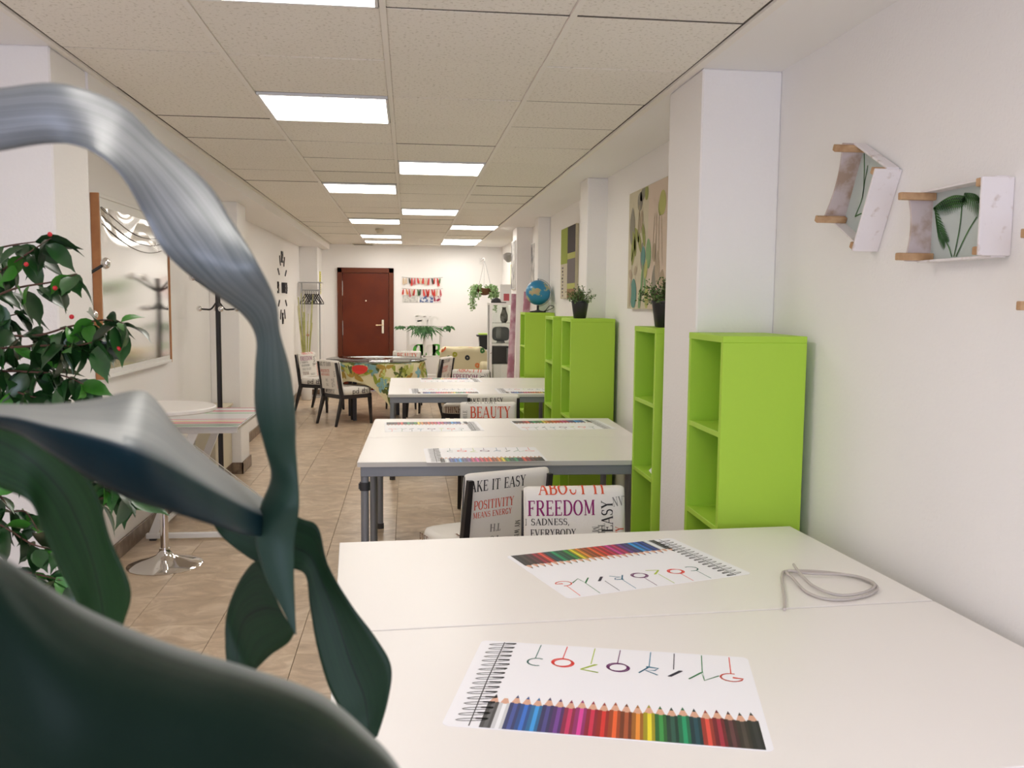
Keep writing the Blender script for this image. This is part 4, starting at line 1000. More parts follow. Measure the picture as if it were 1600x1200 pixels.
M['frost'] = mat('white_backed_glass', (.62, .62, .62), .12, spec=.6)
t = thing('glass_desk', 'white tubular desk with a glass top printed in pastel stripes', 'desk', (-1.63, 5.70, 0))
LX, LYd = .57, .92
for k, y in enumerate((.03, LYd-.03)):
    e = MB(); e.bbox(0, LX, y-.016, y+.016, .012, .045, .003); f = e.build('foot_bar', 'whitemetal', t)
    for x in (.02, LX-.05): MB().box(x, x+.04, y-.013, y+.013, 0, .013).build('foot_pad', 'darkplastic', f)
    MB().bbox(0, LX, y-.014, y+.014, .675, .715, .003).build('apron_bar', 'whitemetal', t)
    MB().frustum((.045, y, .045), (.30, y, .675), .055, .055, d0=.026, d1=.026).build('slanted_leg', 'whitemetal', t)
    MB().frustum((.53, y, .045), (.30, y, .36), .0, .0).build('strut', 'whitemetal', t) if False else None
for x in (.05,): MB().bbox(x-.015, x+.015, .03, LYd-.03, .046, .070, .003).build('floor_rail', 'whitemetal', t)
MB().tube([(.22, .03, .67), (.60, LYd-.05, .06)], .0035, 6).build('wire_brace', 'whitemetal', t)
for x in (.03, LX-.03): MB().bbox(x-.014, x+.014, .045, LYd-.045, .68, .712, .003).build('side_rail', 'whitemetal', t)
gtop = MB(); gtop.bbox(-.02, LX+.015, -.03, LYd+.03, .718, .726, .002); gtop.build('glass_top', 'frost', t)
sc_ = [mat('stripe_%d' % i, c, .3) for i, c in enumerate([(.66, .10, .15), (.20, .50, .25), (.75, .45, .10), (.70, .70, .72), (.50, .08, .16), (.30, .25, .30)])]
b = MB(); R = random.Random(4); y = -.02
while y < LYd+.02:
    w = R.uniform(.015, .07); b.box(-.01, LX+.005, y, min(y+w, LYd+.02), .7261, .7266, R.choice([0, 1, 2, 3, 3, 3, 4, 5, 3])); y += w
b.build('printed_stripes', sc_, t)

t = thing('low_cabinet', 'low beige cupboard against the left wall beside the white column', 'cabinet', (XL_B, 7.22, 0))
MB().bbox(.0155, .17, 0, .66, 0.10, .60, .003).build('body', 'beige', t)
MB().bbox(.010+.006, .185, -.012, .664, .60, .622, .003).build('top_board', 'beige', t)
MB().bbox(.0155, .165, .01, .65, 0, .10, .002).build('plinth', 'base', t)

# wall clock
t = thing('wall_clock', 'large black wall clock with separate numerals and bars stuck on the left wall', 'clock', (XL_B, 12.38, 1.665))
b0 = MB(); b0.bbox(.001, .045, -.05, .05, -.07, .07, .004); b0.build('movement', 'black', t)
b = MB(); b.box(.046, .05, -.02, .20, -.008, .008); b.build('hour_hand', 'black', t); 
def num(t2, y, z, h, name):
    mb = MB(); tot = sum(GL[c][0]+.06 for c in t2) if all(c in GL for c in t2) else 0
    return mb
def seg(mb, y0, z0, y1, z1, w):      # bar on the wall
    V, F = strip([(y0, z0), (y1, z1)], w); n = len(V); mb.add([(.001, p[0], p[1]) for p in V]+[(.012, p[0], p[1]) for p in V], [(0, 1, 3, 2), (4, 6, 7, 5), (0, 4, 5, 1), (2, 3, 7, 6), (0, 2, 6, 4), (1, 5, 7, 3)])
for k in range(12):
    a = k*PI/6; y, z = -.40*math.sin(a) if False else .40*math.sin(a), .41*math.cos(a); mb = MB()
    if k % 3:
        c, s = math.sin(a), math.cos(a); seg(mb, y-.07*c, z-.07*s, y+.07*c, z+.07*s, .022); mb.build('hour_bar', 'black', t)
    else:
        w = .05; q = .075
        if k == 0:
            seg(mb, y-.06, z-q, y-.06, z+q, .035); seg(mb, y-.01, z+q-.015, y+.08, z+q-.015, .03); seg(mb, y+.065, z, y+.065, z+q, .03); seg(mb, y-.01, z, y+.08, z, .03); seg(mb, y+.005, z-q, y+.005, z, .03); seg(mb, y-.01, z-q+.015, y+.08, z-q+.015, .03)
        elif k == 3:
            for zz in (-q+.015, 0, q-.015): seg(mb, y-w, z+zz, y+w, z+zz, .03)
            seg(mb, y+w-.015, z-q, y+w-.015, z+q, .03)
        elif k == 6:
            for zz in (-q+.015, 0, q-.015): seg(mb, y-w, z+zz, y+w, z+zz, .03)
            seg(mb, y-w+.015, z-q, y-w+.015, z+q, .03); seg(mb, y+w-.015, z-q, y+w-.015, z, .03)
        else:
            for zz in (-q+.015, 0, q-.015): seg(mb, y-w, z+zz, y+w, z+zz, .03)
            seg(mb, y+w-.015, z-q, y+w-.015, z+q, .03); seg(mb, y-w+.015, z, y-w+.015, z+q, .03)
        mb.build('numeral', 'black', t)

# clothes stand, bamboo, sign at the far left
t = thing('clothes_stand', 'slim grey metal clothes stand with dark hangers in the far left corner', 'clothes stand', (-1.49, 14.15, 0))
f = MB()
for x in (-.135, .135): f.tube([(x, 0, .01), (x, 0, 1.765)], .011, 8)
for y in (-.14, .14): f.tube([(-.135, y, .012), (.135, y, .012)], .010, 8)
for x in (-.135, .135): f.tube([(x, -.14, .012), (x, .14, .012)], .010, 8)
f.build('frame', 'silver', t, smooth=40)
b = MB(); b.bbox(-.17, .18, -.12, .12, 1.765, 1.78, .003); b.build('top_shelf', 'silver', t)
MB().tube([(-.135, 0, 1.655), (.135, 0, 1.655)], .010, 8).build('rail', 'silver', t, smooth=40)
hm = MB(); hm.tube([(0, 0, .03), (0, .012, .045), (0, 0, .06), (0, -.01, .045)], .003, 6); hm.tube([(0, 0, .0), (0, 0, .03)], .003, 6)
hm.tube([(0, 0, 0), (0, -.11, -.13), (0, -.115, -.15), (0, .115, -.15), (0, .11, -.13), (0, 0, 0)], .008, 6)
hme = hm.build('hanger', 'black', smooth=50, mesh_only=True)
for k in range(7):
    q = place('clothes_hanger', hme, None, (-1.57+.033*k, 14.15, 1.595), (0, 0, .9 + .12*math.sin(k*2)))
    tag(q, 'black clothes hanger in the row on the grey metal stand', 'hanger', 'clothes hangers on the stand')
t = thing('bamboo_vase', 'tall yellow-green bamboo stems standing in a vase in the far left corner', 'plant', (-1.52, 13.72, 0))
MB().lathe([(.06, 0), (.075, .02), (.085, .20), (.065, .36), (.06, .40), (.05, .40), (.052, .36), (.04, .1), (.002, .08)], 20).build('vase', 'white', t, smooth=50)
M['bamboo'] = mat('bamboo_stem', (.42, .44, .13), .5, noise=(8, (.60, .58, .25), .4, .6)); M['bamboo_leaf'] = mat('pale_grass', (.35, .42, .16), .6)
R = random.Random(2)
for k in range(18):
    a = R.uniform(-.17, .12); top = R.uniform(1.0, 1.62)
    p = [Vector((R.uniform(-.02, .02), R.uniform(-.02, .02), .1)), Vector((a*.45, R.uniform(-.02, .02), .7)), Vector((a, R.uniform(-.03, .03), top))]
    MB().tube(catmull(p, 5), 0.0065, 6, radii=[.0105-.006*i/10 for i in range(11)]).build('stem', 'bamboo', t, smooth=60)
MB().ball((.03, -.04, .98), .022, 12).build('seed_ball', 'crate_raw', t, smooth=60)
b = MB(); 
b.build  # noqa
M['signyellow'] = mat('yellow_sign', (.70, .66, .10), .6)
t = thing('wall_sign', 'narrow yellow printed notice on the far left corner wall', 'sign', (-1.40, 14.6, 1.60))
MB().bbox(.001, .006, 0, .20, 0, .36, .001).build('board', 'signyellow', t)
b = MB()
for V, F in text2d('AVISO', .02, 0, .11, 0, .9): pass
for k in range(9): b.box(.0062, .007, .06+.01*(k % 2), .15, .03+.034*k, .045+.034*k)
b.build('printed_lines', 'ink_grey', t)
b = MB(); b.bbox(0, .012, 0, .08, 0, .08, .003); q = b.build('wall_socket', 'white', loc=(XL_B+.001, 11.9, .30)); tag(q, 'white wall socket low on the left wall', 'socket')

# ------------------------------------------------------------ back wall: garlands, posters
gm = [mat('figure_%d' % i, c, .7) for i, c in enumerate([(.55, .04, .03), (.06, .07, .06), (.60, .20, .06), (.10, .20, .08), (.65, .50, .35), (.50, .10, .12)])]
R = random.Random(11)
for r, (z, lab) in enumerate(((1.90, 'upper string of small red paper figures on the back wall'), (1.715, 'lower string of small red paper figures on the back wall'))):
    t = thing('paper_garland', lab, 'garland', (-.10, Y1-.012, z), 0, 'paper garlands on the back wall')
    MB().tube([(0, 0, .0), (.17, 0, -.018), (.34, 0, -.020), (.51, 0, -.016), (.68, 0, .0)], .003, 5).build('string', 'ink_grey', t)
    for k in range(14):
        x = .025+.047*k; h = R.uniform(.10, .15); mi = gm[R.choice([0, 0, 5, 0, 1, 2, 3, 4])]; tl_ = R.uniform(-.25, .25)
        b = MB(); c = R.uniform(.012, .016)
        P = [(-.004, 0), (.004, 0), (c*.7, -.02), (c, -.045), (c*1.3, -h*.8), (c*.4, -h), (0, -h*.75), (-c*.5, -h), (-c*1.2, -h*.8), (-c, -.045), (-c*.7, -.02)]
        n = len(P); b.add([(p[0], 0, p[1]) for p in P]+[(p[0], -.004, p[1]) for p in P], [tuple(range(n)), tuple(range(n, 2*n))[::-1]]+[(i, (i+1) % n, n+(i+1) % n, n+i) for i in range(n)])
        b.v = b.v; q = b.build('paper_figure', mi, t, loc=(x, -.004, -.014)); q.rotation_euler = (0, tl_, 0)
M['blueprint'] = mat('blue_drawing_print', (.62, .63, .66), .7, noise=(28, (.08, .12, .28), .48, .56, 3))
M['greyprint'] = mat('faint_grey_print', (.62, .61, .58), .7, noise=(30, (.45, .44, .42), .48, .6, 3))
M['redprint'] = mat('pink_black_print', (.70, .62, .62), .7, noise=(20, (.30, .02, .06), .54, .57, 2))
for x0, x1, m_, lab in ((-.09, .17, 'greyprint', 'pale grey drawing pinned under the garlands'), (.19, .42, 'blueprint', 'blue and white drawing pinned under the garlands'), (.43, .55, 'redprint', 'small pink and black drawing pinned under the garlands, rightmost')):
    b = MB(); b.bbox(x0, x1, Y1-.006, Y1-.001, 1.48, 1.60, .001); tag(b.build('poster', m_), lab, 'poster', 'drawings under the garlands')

# hanging ivy basket
t = thing('hanging_basket', 'brown coir hanging basket with trailing variegated ivy by the back wall', 'plant', (1.21, 14.3, 1.69))
M['coir'] = mat('coir', (.13, .055, .025), .9, bump=(80, .6))
MB().lathe([(.02, -.085), (.06, -.075), (.10, -.045), (.125, 0), (.13, .025), (.115, .025), (.09, -.01), (.002, -.02)], 24).build('bowl', 'coir', t, smooth=50)
for a in (20, 140, 260):
    a = math.radians(a); MB().tube([(.122*math.cos(a), .122*math.sin(a), .02), (0, 0, .47)], .0035, 5).build('chain', 'silver', t)
b = MB(); b.tube([(0, 0, .46), (.0, .02, .50), (0, .3, .51), (0, .78, .50)], .008, 8); b.bbox(-.02, .02, .78, .795, .44, .54, .002); b.build('bracket', 'white', t)
lf = MB(); R = random.Random(21); vn = MB()
for k in range(46):
    a = R.choice([0, PI])+R.gauss(0, .55); ln = R.uniform(.04, .30)*(1.15 if abs(math.cos(a)) > .8 else .5); r0 = .12+R.uniform(0, .07)
    P = [Vector((.08*math.cos(a), .08*math.sin(a), .02)), Vector((r0*math.cos(a), r0*math.sin(a), .05+R.uniform(-.02, .02))), Vector(((r0+.04)*math.cos(a), (r0+.04)*math.sin(a), -ln*.4)), Vector(((r0+.03)*math.cos(a), (r0+.03)*math.sin(a), -ln))]
    Q = catmull(P, 5); vn.tube(Q, .0015, 4, cap=False)
    for q in Q[3:]:
        for _ in range(2):
            d = Vector((R.gauss(0, 1), R.gauss(0, 1), R.gauss(-.3, .7))).normalized(); w = d.cross(Vector((R.gauss(0, .3), -1, R.gauss(0, .3)))).normalized(); n_ = R.uniform(.020, .036); c = q+Vector((R.gauss(0, .012), R.gauss(0, .012), R.gauss(0, .012)))
            lf.add([c, c+d*n_*.35+w*n_*.5, c+d*n_, c+d*n_*.35-w*n_*.5], [(0, 1, 2, 3)])
vn.build('vine', 'stem', t); stuff(lf.build('foliage', 'ivy', t, fix=False))

# white rack of crates with letters and palm
t = thing('crate_stand', 'white wooden stand of stacked open crates against the back wall', 'stand', (0, 14.55, 0))
for x in (0, .262, .53): MB().bbox(x-.02, x+.02, -.10, .10, 0, 1.09, .003).build('upright', 'white', t)
for z in (.02, .30, .61, 1.07): MB().bbox(-.02, .55, -.10, .10, z, z+.022, .002).build('board', 'white', t)
M['lettergreen'] = mat('bright_green_letter', (.10, .50, .06), .5)
def solid_letter(ch, x, y, z, h, m_, lab, tilt=0, group='standing letters on the white stand'):
    b = MB()
    for V, F in text2d(ch, 0, 0, h, 0, 1.0, wm=1.7):
        n = len(V); b.add([(p[0], 0, p[1]) for p in V]+[(p[0], .03, p[1]) for p in V], F+[tuple(q+n for q in f)[::-1] for f in F]+[s for f in F for s in [(f[i], f[(i+1) % 4], f[(i+1) % 4]+n, f[i]+n) for i in range(4)]])
    q = b.build('standing_letter', m_, loc=(x, y, z), fix=False); q.rotation_euler = (0, tilt, 0); q.scale = (1.15, 1, 1); tag(q, lab, 'letter', group); return q
for ch, x, m_, lab in (('C', .025, 'white', 'white letter C on the middle board of the white stand'), ('O', .09, 'lettergreen', 'first green letter O on the middle board of the white stand'), ('L', .18, 'lettergreen', 'green letter L on the middle board of the white stand'), ('O', .285, 'white', 'white letter O right of the middle upright of the white stand'), ('R', .385, 'lettergreen', 'green letter R on the middle board of the white stand')):
    solid_letter(ch, x, 14.47, .633, .175, m_, lab)
for ch, x, lab, tl_ in (('B', .13, 'white letter B on top of the white stand', -.12), ('Y', .24, 'white letter Y on top of the white stand', 0), ('C', .34, 'white letter C on top of the white stand', .12)):
    solid_letter(ch, x, 14.47, 1.093, .17, 'white', lab, tl_)
t = thing('palm_sprays', 'artificial palm and leaf sprays draped along the top of the white stand', 'plant', (.26, 14.42, 1.10))
b = MB(); R = random.Random(8)
MB().tube([(-.40, 0, -.01), (-.2, 0, .0), (0, 0, .01), (.2, 0, 0), (.42, 0, -.01)], .003, 5).build('stem', 'stem', t)
for k in range(150):
    x = R.choice([-.08, -.02, .04, .10])+R.gauss(0, .035) if k < 90 else R.choice([-.36, -.20, -.18, .37, .41])+R.gauss(0, .025); a = R.uniform(-2.75, -.35); l = R.uniform(.13, .27) if abs(x) < .17 else R.uniform(.05, .11)
    d = Vector((math.cos(a), R.uniform(-.6, .1), math.sin(a))).normalized(); w = Vector((-d.z, 0, d.x))*(.010 if abs(x) < .25 else .018); c = Vector((x, R.uniform(-.03, .0), R.uniform(0, .02)))
    b.add([c, c+d*l*.5+w, c+d*l, c+d*l*.5-w], [(0, 1, 2, 3)])
stuff(b.build('foliage', 'palm', t, fix=False))

# armchair under a ring-print throw
t = thing('armchair', 'squat armchair covered by a cream throw printed with coloured rings', 'armchair', (.83, 13.35, 0))
M['throw'] = mat('cream_throw', (.62, .55, .36), .85)
def pillow(mb, x0, x1, y0, y1, z0, z1, e=5, n=26):
    cx, cy_, cz = (x0+x1)/2, (y0+y1)/2, (z0+z1)/2; hx, hy, hz = (x1-x0)/2, (y1-y0)/2, (z1-z0)/2
    o = len(mb.v)
    for i in range(n//2+1):
        ph = -PI/2+PI*i/(n//2)
        for j in range(n):
            th = 2*PI*j/n; s = lambda v: math.copysign(abs(v)**(2/e), v)
            mb.v.append((cx+hx*s(math.cos(ph))*s(math.cos(th)), cy_+hy*s(math.cos(ph))*s(math.sin(th)), cz+hz*s(math.sin(ph))))
    for i in range(n//2):
        for j in range(n): mb.f.append((o+i*n+j, o+i*n+(j+1) % n, o+(i+1)*n+(j+1) % n, o+(i+1)*n+j)); mb.m.append(0)
b = MB(); pillow(b, -.36, .34, -.30, .35, .06, .45); b.build('seat', 'throw', t, smooth=60)
b = MB(); pillow(b, -.30, .30, .12, .38, .30, .80); b.build('backrest', 'throw', t, smooth=60)
for s in (-1, 1):
    b = MB(); pillow(b, s*.30-.08, s*.30+.08, -.30, .34, .10, .62); b.build('armrest', 'throw', t, smooth=60)
    for y in (-.24, .28): MB().frustum((s*.28, y, 0), (s*.28, y, .12), .04, .05).build('leg', 'black', t)
def throw_pt(i, j, off=0):       # front/top drape
    x = -.36+.70*i; s = j*.95
    if s < .55: z, y = .28+s, -.02-.10*(1-s/.55)
    else: z, y = .815, .02+(s-.55)
    x2 = x*(1+.10*(1-min(s, .55)/.55)); z += .010*math.sin(i*14)*(1 if s < .55 else .3)
    if abs(x) > .29 and s > .3: z -= (abs(x)-.29)*.9
    return (x2, y-.02*math.sin(i*PI)*0-off, z+off*.5)
b = MB(); b.grid(lambda i, j: throw_pt(i, j), 26, 22); b.uv = {}; th = b.build('throw_cover', 'throw', t, smooth=70, fix=False)
rc = [mat('ring_%d' % i, c, .8) for i, c in enumerate([(.60, .10, .03), (.05, .17, .04), (.03, .03, .04), (.65, .22, .08), (.35, .35, .04)])]
b = MB(); R = random.Random(6)
for i, j, mi in ((.66, .62, 0), (.88, .60, 1), (.90, .52, 1), (.58, .40, 2), (.78, .30, 3), (.32, .47, 4), (.20, .40, 1), (.95, .28, 1), (.08, .55, 0), (.30, .20, 4), (.12, .16, 2), (.50, .12, 0), (.45, .70, 4), (.70, .06, 1)):
    for k in range(12):
        a0, a1 = 2*PI*k/12, 2*PI*(k+1)/12; P = []
        for rr, a in ((.014, a0), (.052, a0), (.052, a1), (.014, a1)): P.append(throw_pt(min(max(i+rr*math.cos(a), 0), 1), min(max(j+rr*math.sin(a)*.78, 0), 1), .006))
        b.add(P, [(0, 1, 2, 3)], mi)
b.build('printed_rings', rc, th, fix=False)

# white cabinet with black bin
t = thing('small_cabinet', 'small white cabinet between the covered armchair and the glass case', 'cabinet', (1.06, 13.75, 0))
MB().bbox(0, .26, 0, .32, .02, .74, .004).build('body', 'white', t); MB().bbox(-.01, .27, -.012, .33, .74, .765, .003).build('top_board', 'white', t)
MB().bbox(.01, .035, -.012, 0, .10, .70, .002).build('door_strip', 'darkplastic', t)
t = thing('bin', 'black box-shaped bin with a lime green lid on the small white cabinet', 'bin', (1.09, 13.82, .7651))
b = MB(); b.frustum((.10, .10, 0), (.10, .10, .20), .16, .19); b.build('body', 'potblack', t)
b = MB(); b.bbox(-.03, .21, -.01, .21, .20, .225, .006); b.build('rim', 'potblack', t)
M['limelid'] = mat('lime_lid', (.45, .65, .12), .5)
b = MB(); b.bbox(0, .20, .0, .20, .225, .25, .006); b.build('lid', 'limelid', t)

# glass display case
t = thing('display_case', 'tall white-framed glass display case in the far right corner', 'display case', (1.12, 12.35, 0))
CW, CD, CH = .37, .36, 1.49
for x in (0, CW-.035):
    for y in (0, CD-.03): MB().bbox(x, x+.035, y, y+.03, 0, CH-.03, .002).build('corner_post', 'white', t)
MB().bbox(-.005, CW+.005, -.005, CD+.005, CH-.03, CH, .003).build('top_board', 'white', t); MB().bbox(0, CW, 0, CD, 0, .05, .003).build('bottom_board', 'white', t)
for z in (.33, .64, .93, 1.21): MB().box(.036, CW-.036, .01, CD-.01, z, z+.006).build('glass_shelf', 'pane', t)
MB().box(.036, CW-.036, .008, .013, .05, CH-.03).build('glass_door', 'pane', t)
for x in (.012, CW-.017): MB().box(x, x+.005, .031, CD-.031, .05, CH-.03).build('glass_side', 'pane', t)
b = MB(); b.ball((.018, -.012, .80), .012, 12); b.build('door_knob', 'chrome', t, smooth=60)
t = thing('speaker', 'grey and black rounded device on the middle glass shelf of the display case', 'device', (1.18, 12.50, .9361))
b = MB(); pillow(b, 0, .24, 0, .18, .02, .22, 4); b.build('body', 'screen', t, smooth=60)
b = MB(); pillow(b, .04, .13, -.012, .1, .05, .21, 4); b.build('front_plate', 'silver', t, smooth=60); b = MB(); b.lathe([(.06, 0), (.06, .012), (.04, .03)], 20, (.12, .09, 0)); b.build('foot', 'silver', t, smooth=40)
t = thing('microwave', 'black box appliance with a silver edge on a low glass shelf of the display case', 'appliance', (1.165, 12.43, .6461))
MB().bbox(0, .24, 0, .22, 0, .24, .008).build('body', 'potblack', t); MB().bbox(.20, .23, -.006, 0, .02, .22, .003).build('silver_strip', 'silver', t)
M['linen'] = mat('grey_marbled_cloth', (.50, .46, .42), .8, noise=(18, (.16, .14, .12), .45, .6))
t = thing('figurine', 'tall marbled grey vase on the top glass shelf of the display case', 'vase', (1.34, 12.55, 1.2161))
MB().lathe([(.03, 0), (.05, .03), (.055, .10), (.03, .17), (.025, .20), (.032, .215)], 20).build('body', 'linen', t, smooth=60)
t = thing('hat', 'small black peaked cap lying on top of the display case', 'cap', (1.22, 12.48, 1.4901))
b = MB(); b.lathe([(.07, 0), (.072, .02), (.06, .05), (.03, .068), (.002, .072)], 20); b.build('crown', 'potblack', t, smooth=60); b = MB(); b.bbox(.04, .14, -.05, .05, 0, .012, .005); b.build('brim', 'potblack', t)
t = thing('framed_card', 'white box frame with a small red picture standing on top of the display case', 'picture', (1.29, 12.62, 1.4901))
MB().bbox(0, .16, 0, .02, 0, .26, .003).build('frame', 'white', t); MB().box(.05, .13, -.002, -.0002, .03, .13).build('picture', gm[5], t)
M['brightcard'] = mat('pale_green_card', (.62, .68, .50), .6, noise=(10, (.78, .78, .70), .4, .6))
t = thing('wall_hanging', 'pale yellow-green wall hanging in the far right corner above the display case', 'picture', (1.574, 12.6, 1.72))
MB().bbox(-.02, -.001, 0, 1.1, 0, .35, .002).build('frame', 'yellowpale', t); MB().box(-.022, -.0202, .06, 1.04, .03, .32).build('picture', 'brightcard', t)
t = thing('wall_lamp', 'small grey shell-shaped wall lamp in the far right corner', 'lamp', (1.574, 13.1, 2.13))
b = MB(); b.lathe([(.02, -.05), (.07, 0), (.075, .06), (.03, .09)], 20, (-.12, 0, 0)); b.build('shade', 'silver', t, smooth=60); b = MB(); b.tube([(-.001, 0, 0), (-.06, 0, -.03), (-.12, 0, -.045)], .009, 8); b.build('arm', 'chrome', t, smooth=60)
M['mauve'] = mat('mauve_foil', (.38, .16, .22), .35, noise=(9, (.60, .42, .48), .4, .6))
q = MB().tube([(0, 0, 0), (.03, .02, .7), (.06, .03, 1.60)], .035, 14, radii=[.05, .042, .028]).build('fabric_roll', 'mauve', loc=(1.15, 10.25, 0), smooth=60)
tag(q, 'mauve roll leaning between the farthest green shelf and the display case', 'roll')
q = MB().tube([(0, 0, 0), (.03, .0, .8), (.07, .0, 1.62)], .04, 14).build('fabric_roll', 'mauve', loc=(1.24, 9.85, 0), smooth=60)
tag(q, 'reddish mauve roll standing behind the globe', 'roll')

# ceiling fittings
t = thing('smoke_detector', 'round smoke detector on the ceiling between the light panels', 'smoke detector', (-.36, 11.7, CEIL))
MB().lathe([(.055, 0), (.055, -.02), (.04, -.035), (.035, -.055)][::-1], 24).build('body', 'beige', t, smooth=40)
t = thing('air_vent', 'narrow dark air vent slot in the far end of the ceiling', 'vent', (-.72, 14.88, CEIL))
MB().bbox(-.17, .17, -.07, .07, -.012, .0, .003).build('frame', 'beige', t)
for k in range(4): MB().box(-.15, .15, -.055+.03*k, -.042+.03*k, -.015, -.0121).build('slat', 'darkplastic', t)

# ------------------------------------------------------------ weeping fig with red berries, left
fig = thing('weeping_fig', 'leafy artificial fig tree with small red berries at the left edge', 'plant', (-.98, 1.95, 0))
FO = Vector((-.98, 1.95, 0))
def leaf_mesh(l, w, curl, m_, seed):
    R = random.Random(seed); b = MB()
    n = 6
    for i in range(n+1):
        f = i/n; ww = w*math.sin(PI*min(f*1.02, 1)**.8)**.9*(1 if f < .75 else (1-f)*4*.8+.2*(1-f)) ; z = -curl*f*f*l; fold = .18*ww
        b.v += [(-ww/2, f*l, z+fold), (0, f*l, z), (ww/2, f*l, z+fold)]
    for i in range(n): a = 3*i; b.f += [(a, a+1, a+4, a+3), (a+1, a+2, a+5, a+4)]; b.m += [0, 0]
    return b.build('leaf', m_, smooth=70, fix=False, mesh_only=True)
LM = [leaf_mesh(.066, .036, .22, 'fig', 1), leaf_mesh(.058, .030, .45, 'fig', 2), leaf_mesh(.074, .034, .12, 'fig', 3), leaf_mesh(.060, .034, .3, 'fig', 4), leaf_mesh(.052, .028, .3, 'figl', 5)]
MB().lathe([(.13, 0), (.15, .02), (.18, .30), (.19, .31), (.17, .31), (.16, .27), (.002, .26)], 28).build('pot', 'potblack', fig, smooth=40)
def W2L(p): return p-FO
trunks = [[(-.02, 0, .2), (-.05, -.02, .6), (-.10, .0, 1.0), (-.12, .0, 1.4), (-.08, 0, 1.75)], [(.02, .02, .2), (.03, .0, .55), (.05, .0, .9), (.02, .02, 1.25)], [(0, -.03, .2), (-.10, -.05, .5), (-.2, -.02, .85), (-.28, 0, 1.2)]]
for q in trunks: MB().tube(catmull([Vector(p) for p in q], 4), .011, 8).build('trunk', 'stem', fig, smooth=60)
R = random.Random(12)
# branches: pixel guide points (u, v, depth) turned into places in the room
BR = [([(-60, 470, 2.05), (0, 425, 2.0), (45, 395, 1.95), (80, 372, 1.9)], 15), ([(-40, 400, 2.1), (10, 385, 2.0), (55, 378, 1.95)], 8), ([(-40, 480, 2.0), (20, 452, 1.95), (85, 440, 1.9), (120, 428, 1.85)], 14),
      ([(-40, 520, 2.0), (50, 525, 1.95), (110, 510, 1.9), (160, 500, 1.85), (195, 505, 1.8)], 34), ([(-60, 560, 2.0), (0, 545, 1.95), (70, 540, 1.9), (120, 540, 1.85), (160, 530, 1.85)], 36),
      ([(-60, 580, 2.0), (20, 580, 1.95), (90, 585, 1.9), (130, 600, 1.85)], 34), ([(-60, 620, 2.0), (0, 605, 2.0), (50, 620, 1.9), (110, 625, 1.9)], 28), ([(-60, 520, 2.1), (-10, 500, 2.05), (30, 490, 2.0)], 14),
      ([(40, 700, 2.0), (110, 725, 1.95), (160, 755, 1.9), (205, 775, 1.85)], 24), ([(0, 720, 2.0), (80, 760, 2.0), (150, 780, 1.9), (190, 760, 1.9)], 14), ([(-60, 800, 2.0), (0, 820, 1.95), (50, 850, 1.9), (95, 860, 1.9)], 22),
      ([(-40, 700, 2.05), (10, 790, 2.0), (40, 800, 2.0), (60, 830, 1.9)], 16), ([(-40, 880, 2.0), (20, 890, 1.95), (70, 900, 1.9), (110, 910, 1.9)], 20), ([(-60, 660, 2.0), (0, 650, 2.0), (70, 650, 2.0), (120, 640, 1.95)], 14)]
cnt = 0
for pts_, nl in BR:
    P = catmull([W2L(at(*p)) for p in pts_], 6); 
    MB().tube(P, .0022, 5, radii=[.0032-.002*i/(len(P)-1) for i in range(len(P))]).build('twig', 'stem', fig)
    nl = int(nl*1.3)
    for k in range(nl):
        f = (k+.5+R.uniform(-.4, .4))/nl*(len(P)-1); f = max(0, min(f, len(P)-1.001)); i = int(f); c = P[i].lerp(P[i+1], f-i)
        rz = R.uniform(-PI, PI) if R.random() < .45 else R.gauss(-PI/2, .7); rx = R.gauss(-.75, .45)
        c = c+Vector((0, 0, R.uniform(-.012, .006)))
        q = place('leaf', R.choice(LM[:4]) if R.random() < .84 else LM[4], fig, c, (rx, R.gauss(0, .5), rz)); s = R.uniform(.9, 1.4); q.scale = (s, s, s); cnt += 1
for u, v, d in ((41, 413, 1.9), (86, 450, 1.86), (185, 545, 1.8), (78, 366, 1.88), (112, 495, 1.85)):
    MB().ball(W2L(at(u, v, d)), .005, 10).build('berry', 'berry', fig, smooth=60)

# ------------------------------------------------------------ foreground corn plant (long ribbon leaves)
corn = thing('corn_plant', 'large out-of-focus plant with long twisting ribbon leaves across the left foreground', 'plant', (-.62, .42, 0))
CO = Vector((-.62, .42, 0))
MB().lathe([(.13, 0), (.15, .02), (.17, .28), (.18, .30), (.16, .30), (.15, .27), (.002, .26)], 28).build('pot', 'white', corn, smooth=40)
MB().tube(catmull([Vector(p) for p in [(0, 0, .2), (.01, 0, .6), (-.01, 0, 1.0), (.0, 0, 1.45), (.01, 0, 1.62)]], 5), .018, 12).build('cane', 'bamboo', corn, smooth=60)
def ribbon(stations, n=7, cross=12, b=None, edge=0, flat=0, bulge=1):
    """stations: list of three (u, v, depth) control points across the blade"""
    b = b or MB(); cols = []
    stations = [(A, (Mi[0], Mi[1], (A[2]+B[2])/2+(Mi[2]-(A[2]+B[2])/2)*bulge), B) for A, Mi, B in stations]
    for k in range(3): cols.append(catmull([at(*s[k])-CO for s in stations], n))
    N_ = len(cols[0])
    def P(i, j):
        q = min(int(round(i*(N_-1))), N_-1); A, Mi, B = cols[0][q], cols[1][q], cols[2][q]
        Qd = A*(1-j)*(1-2*j)+Mi*4*j*(1-j)+B*j*(2*j-1); Ln = A.lerp(Mi, 2*j) if j < .5 else Mi.lerp(B, 2*j-1)
        Pp = Qd.lerp(Ln, flat)
        if edge: Pp = Pp + (Pp+CO-CAM).normalized()*edge*(1-j)**10*min(1, i*6, (1-i)*5)
        return Pp
    o = len(b.v); b.grid(P, N_-1, cross); return b
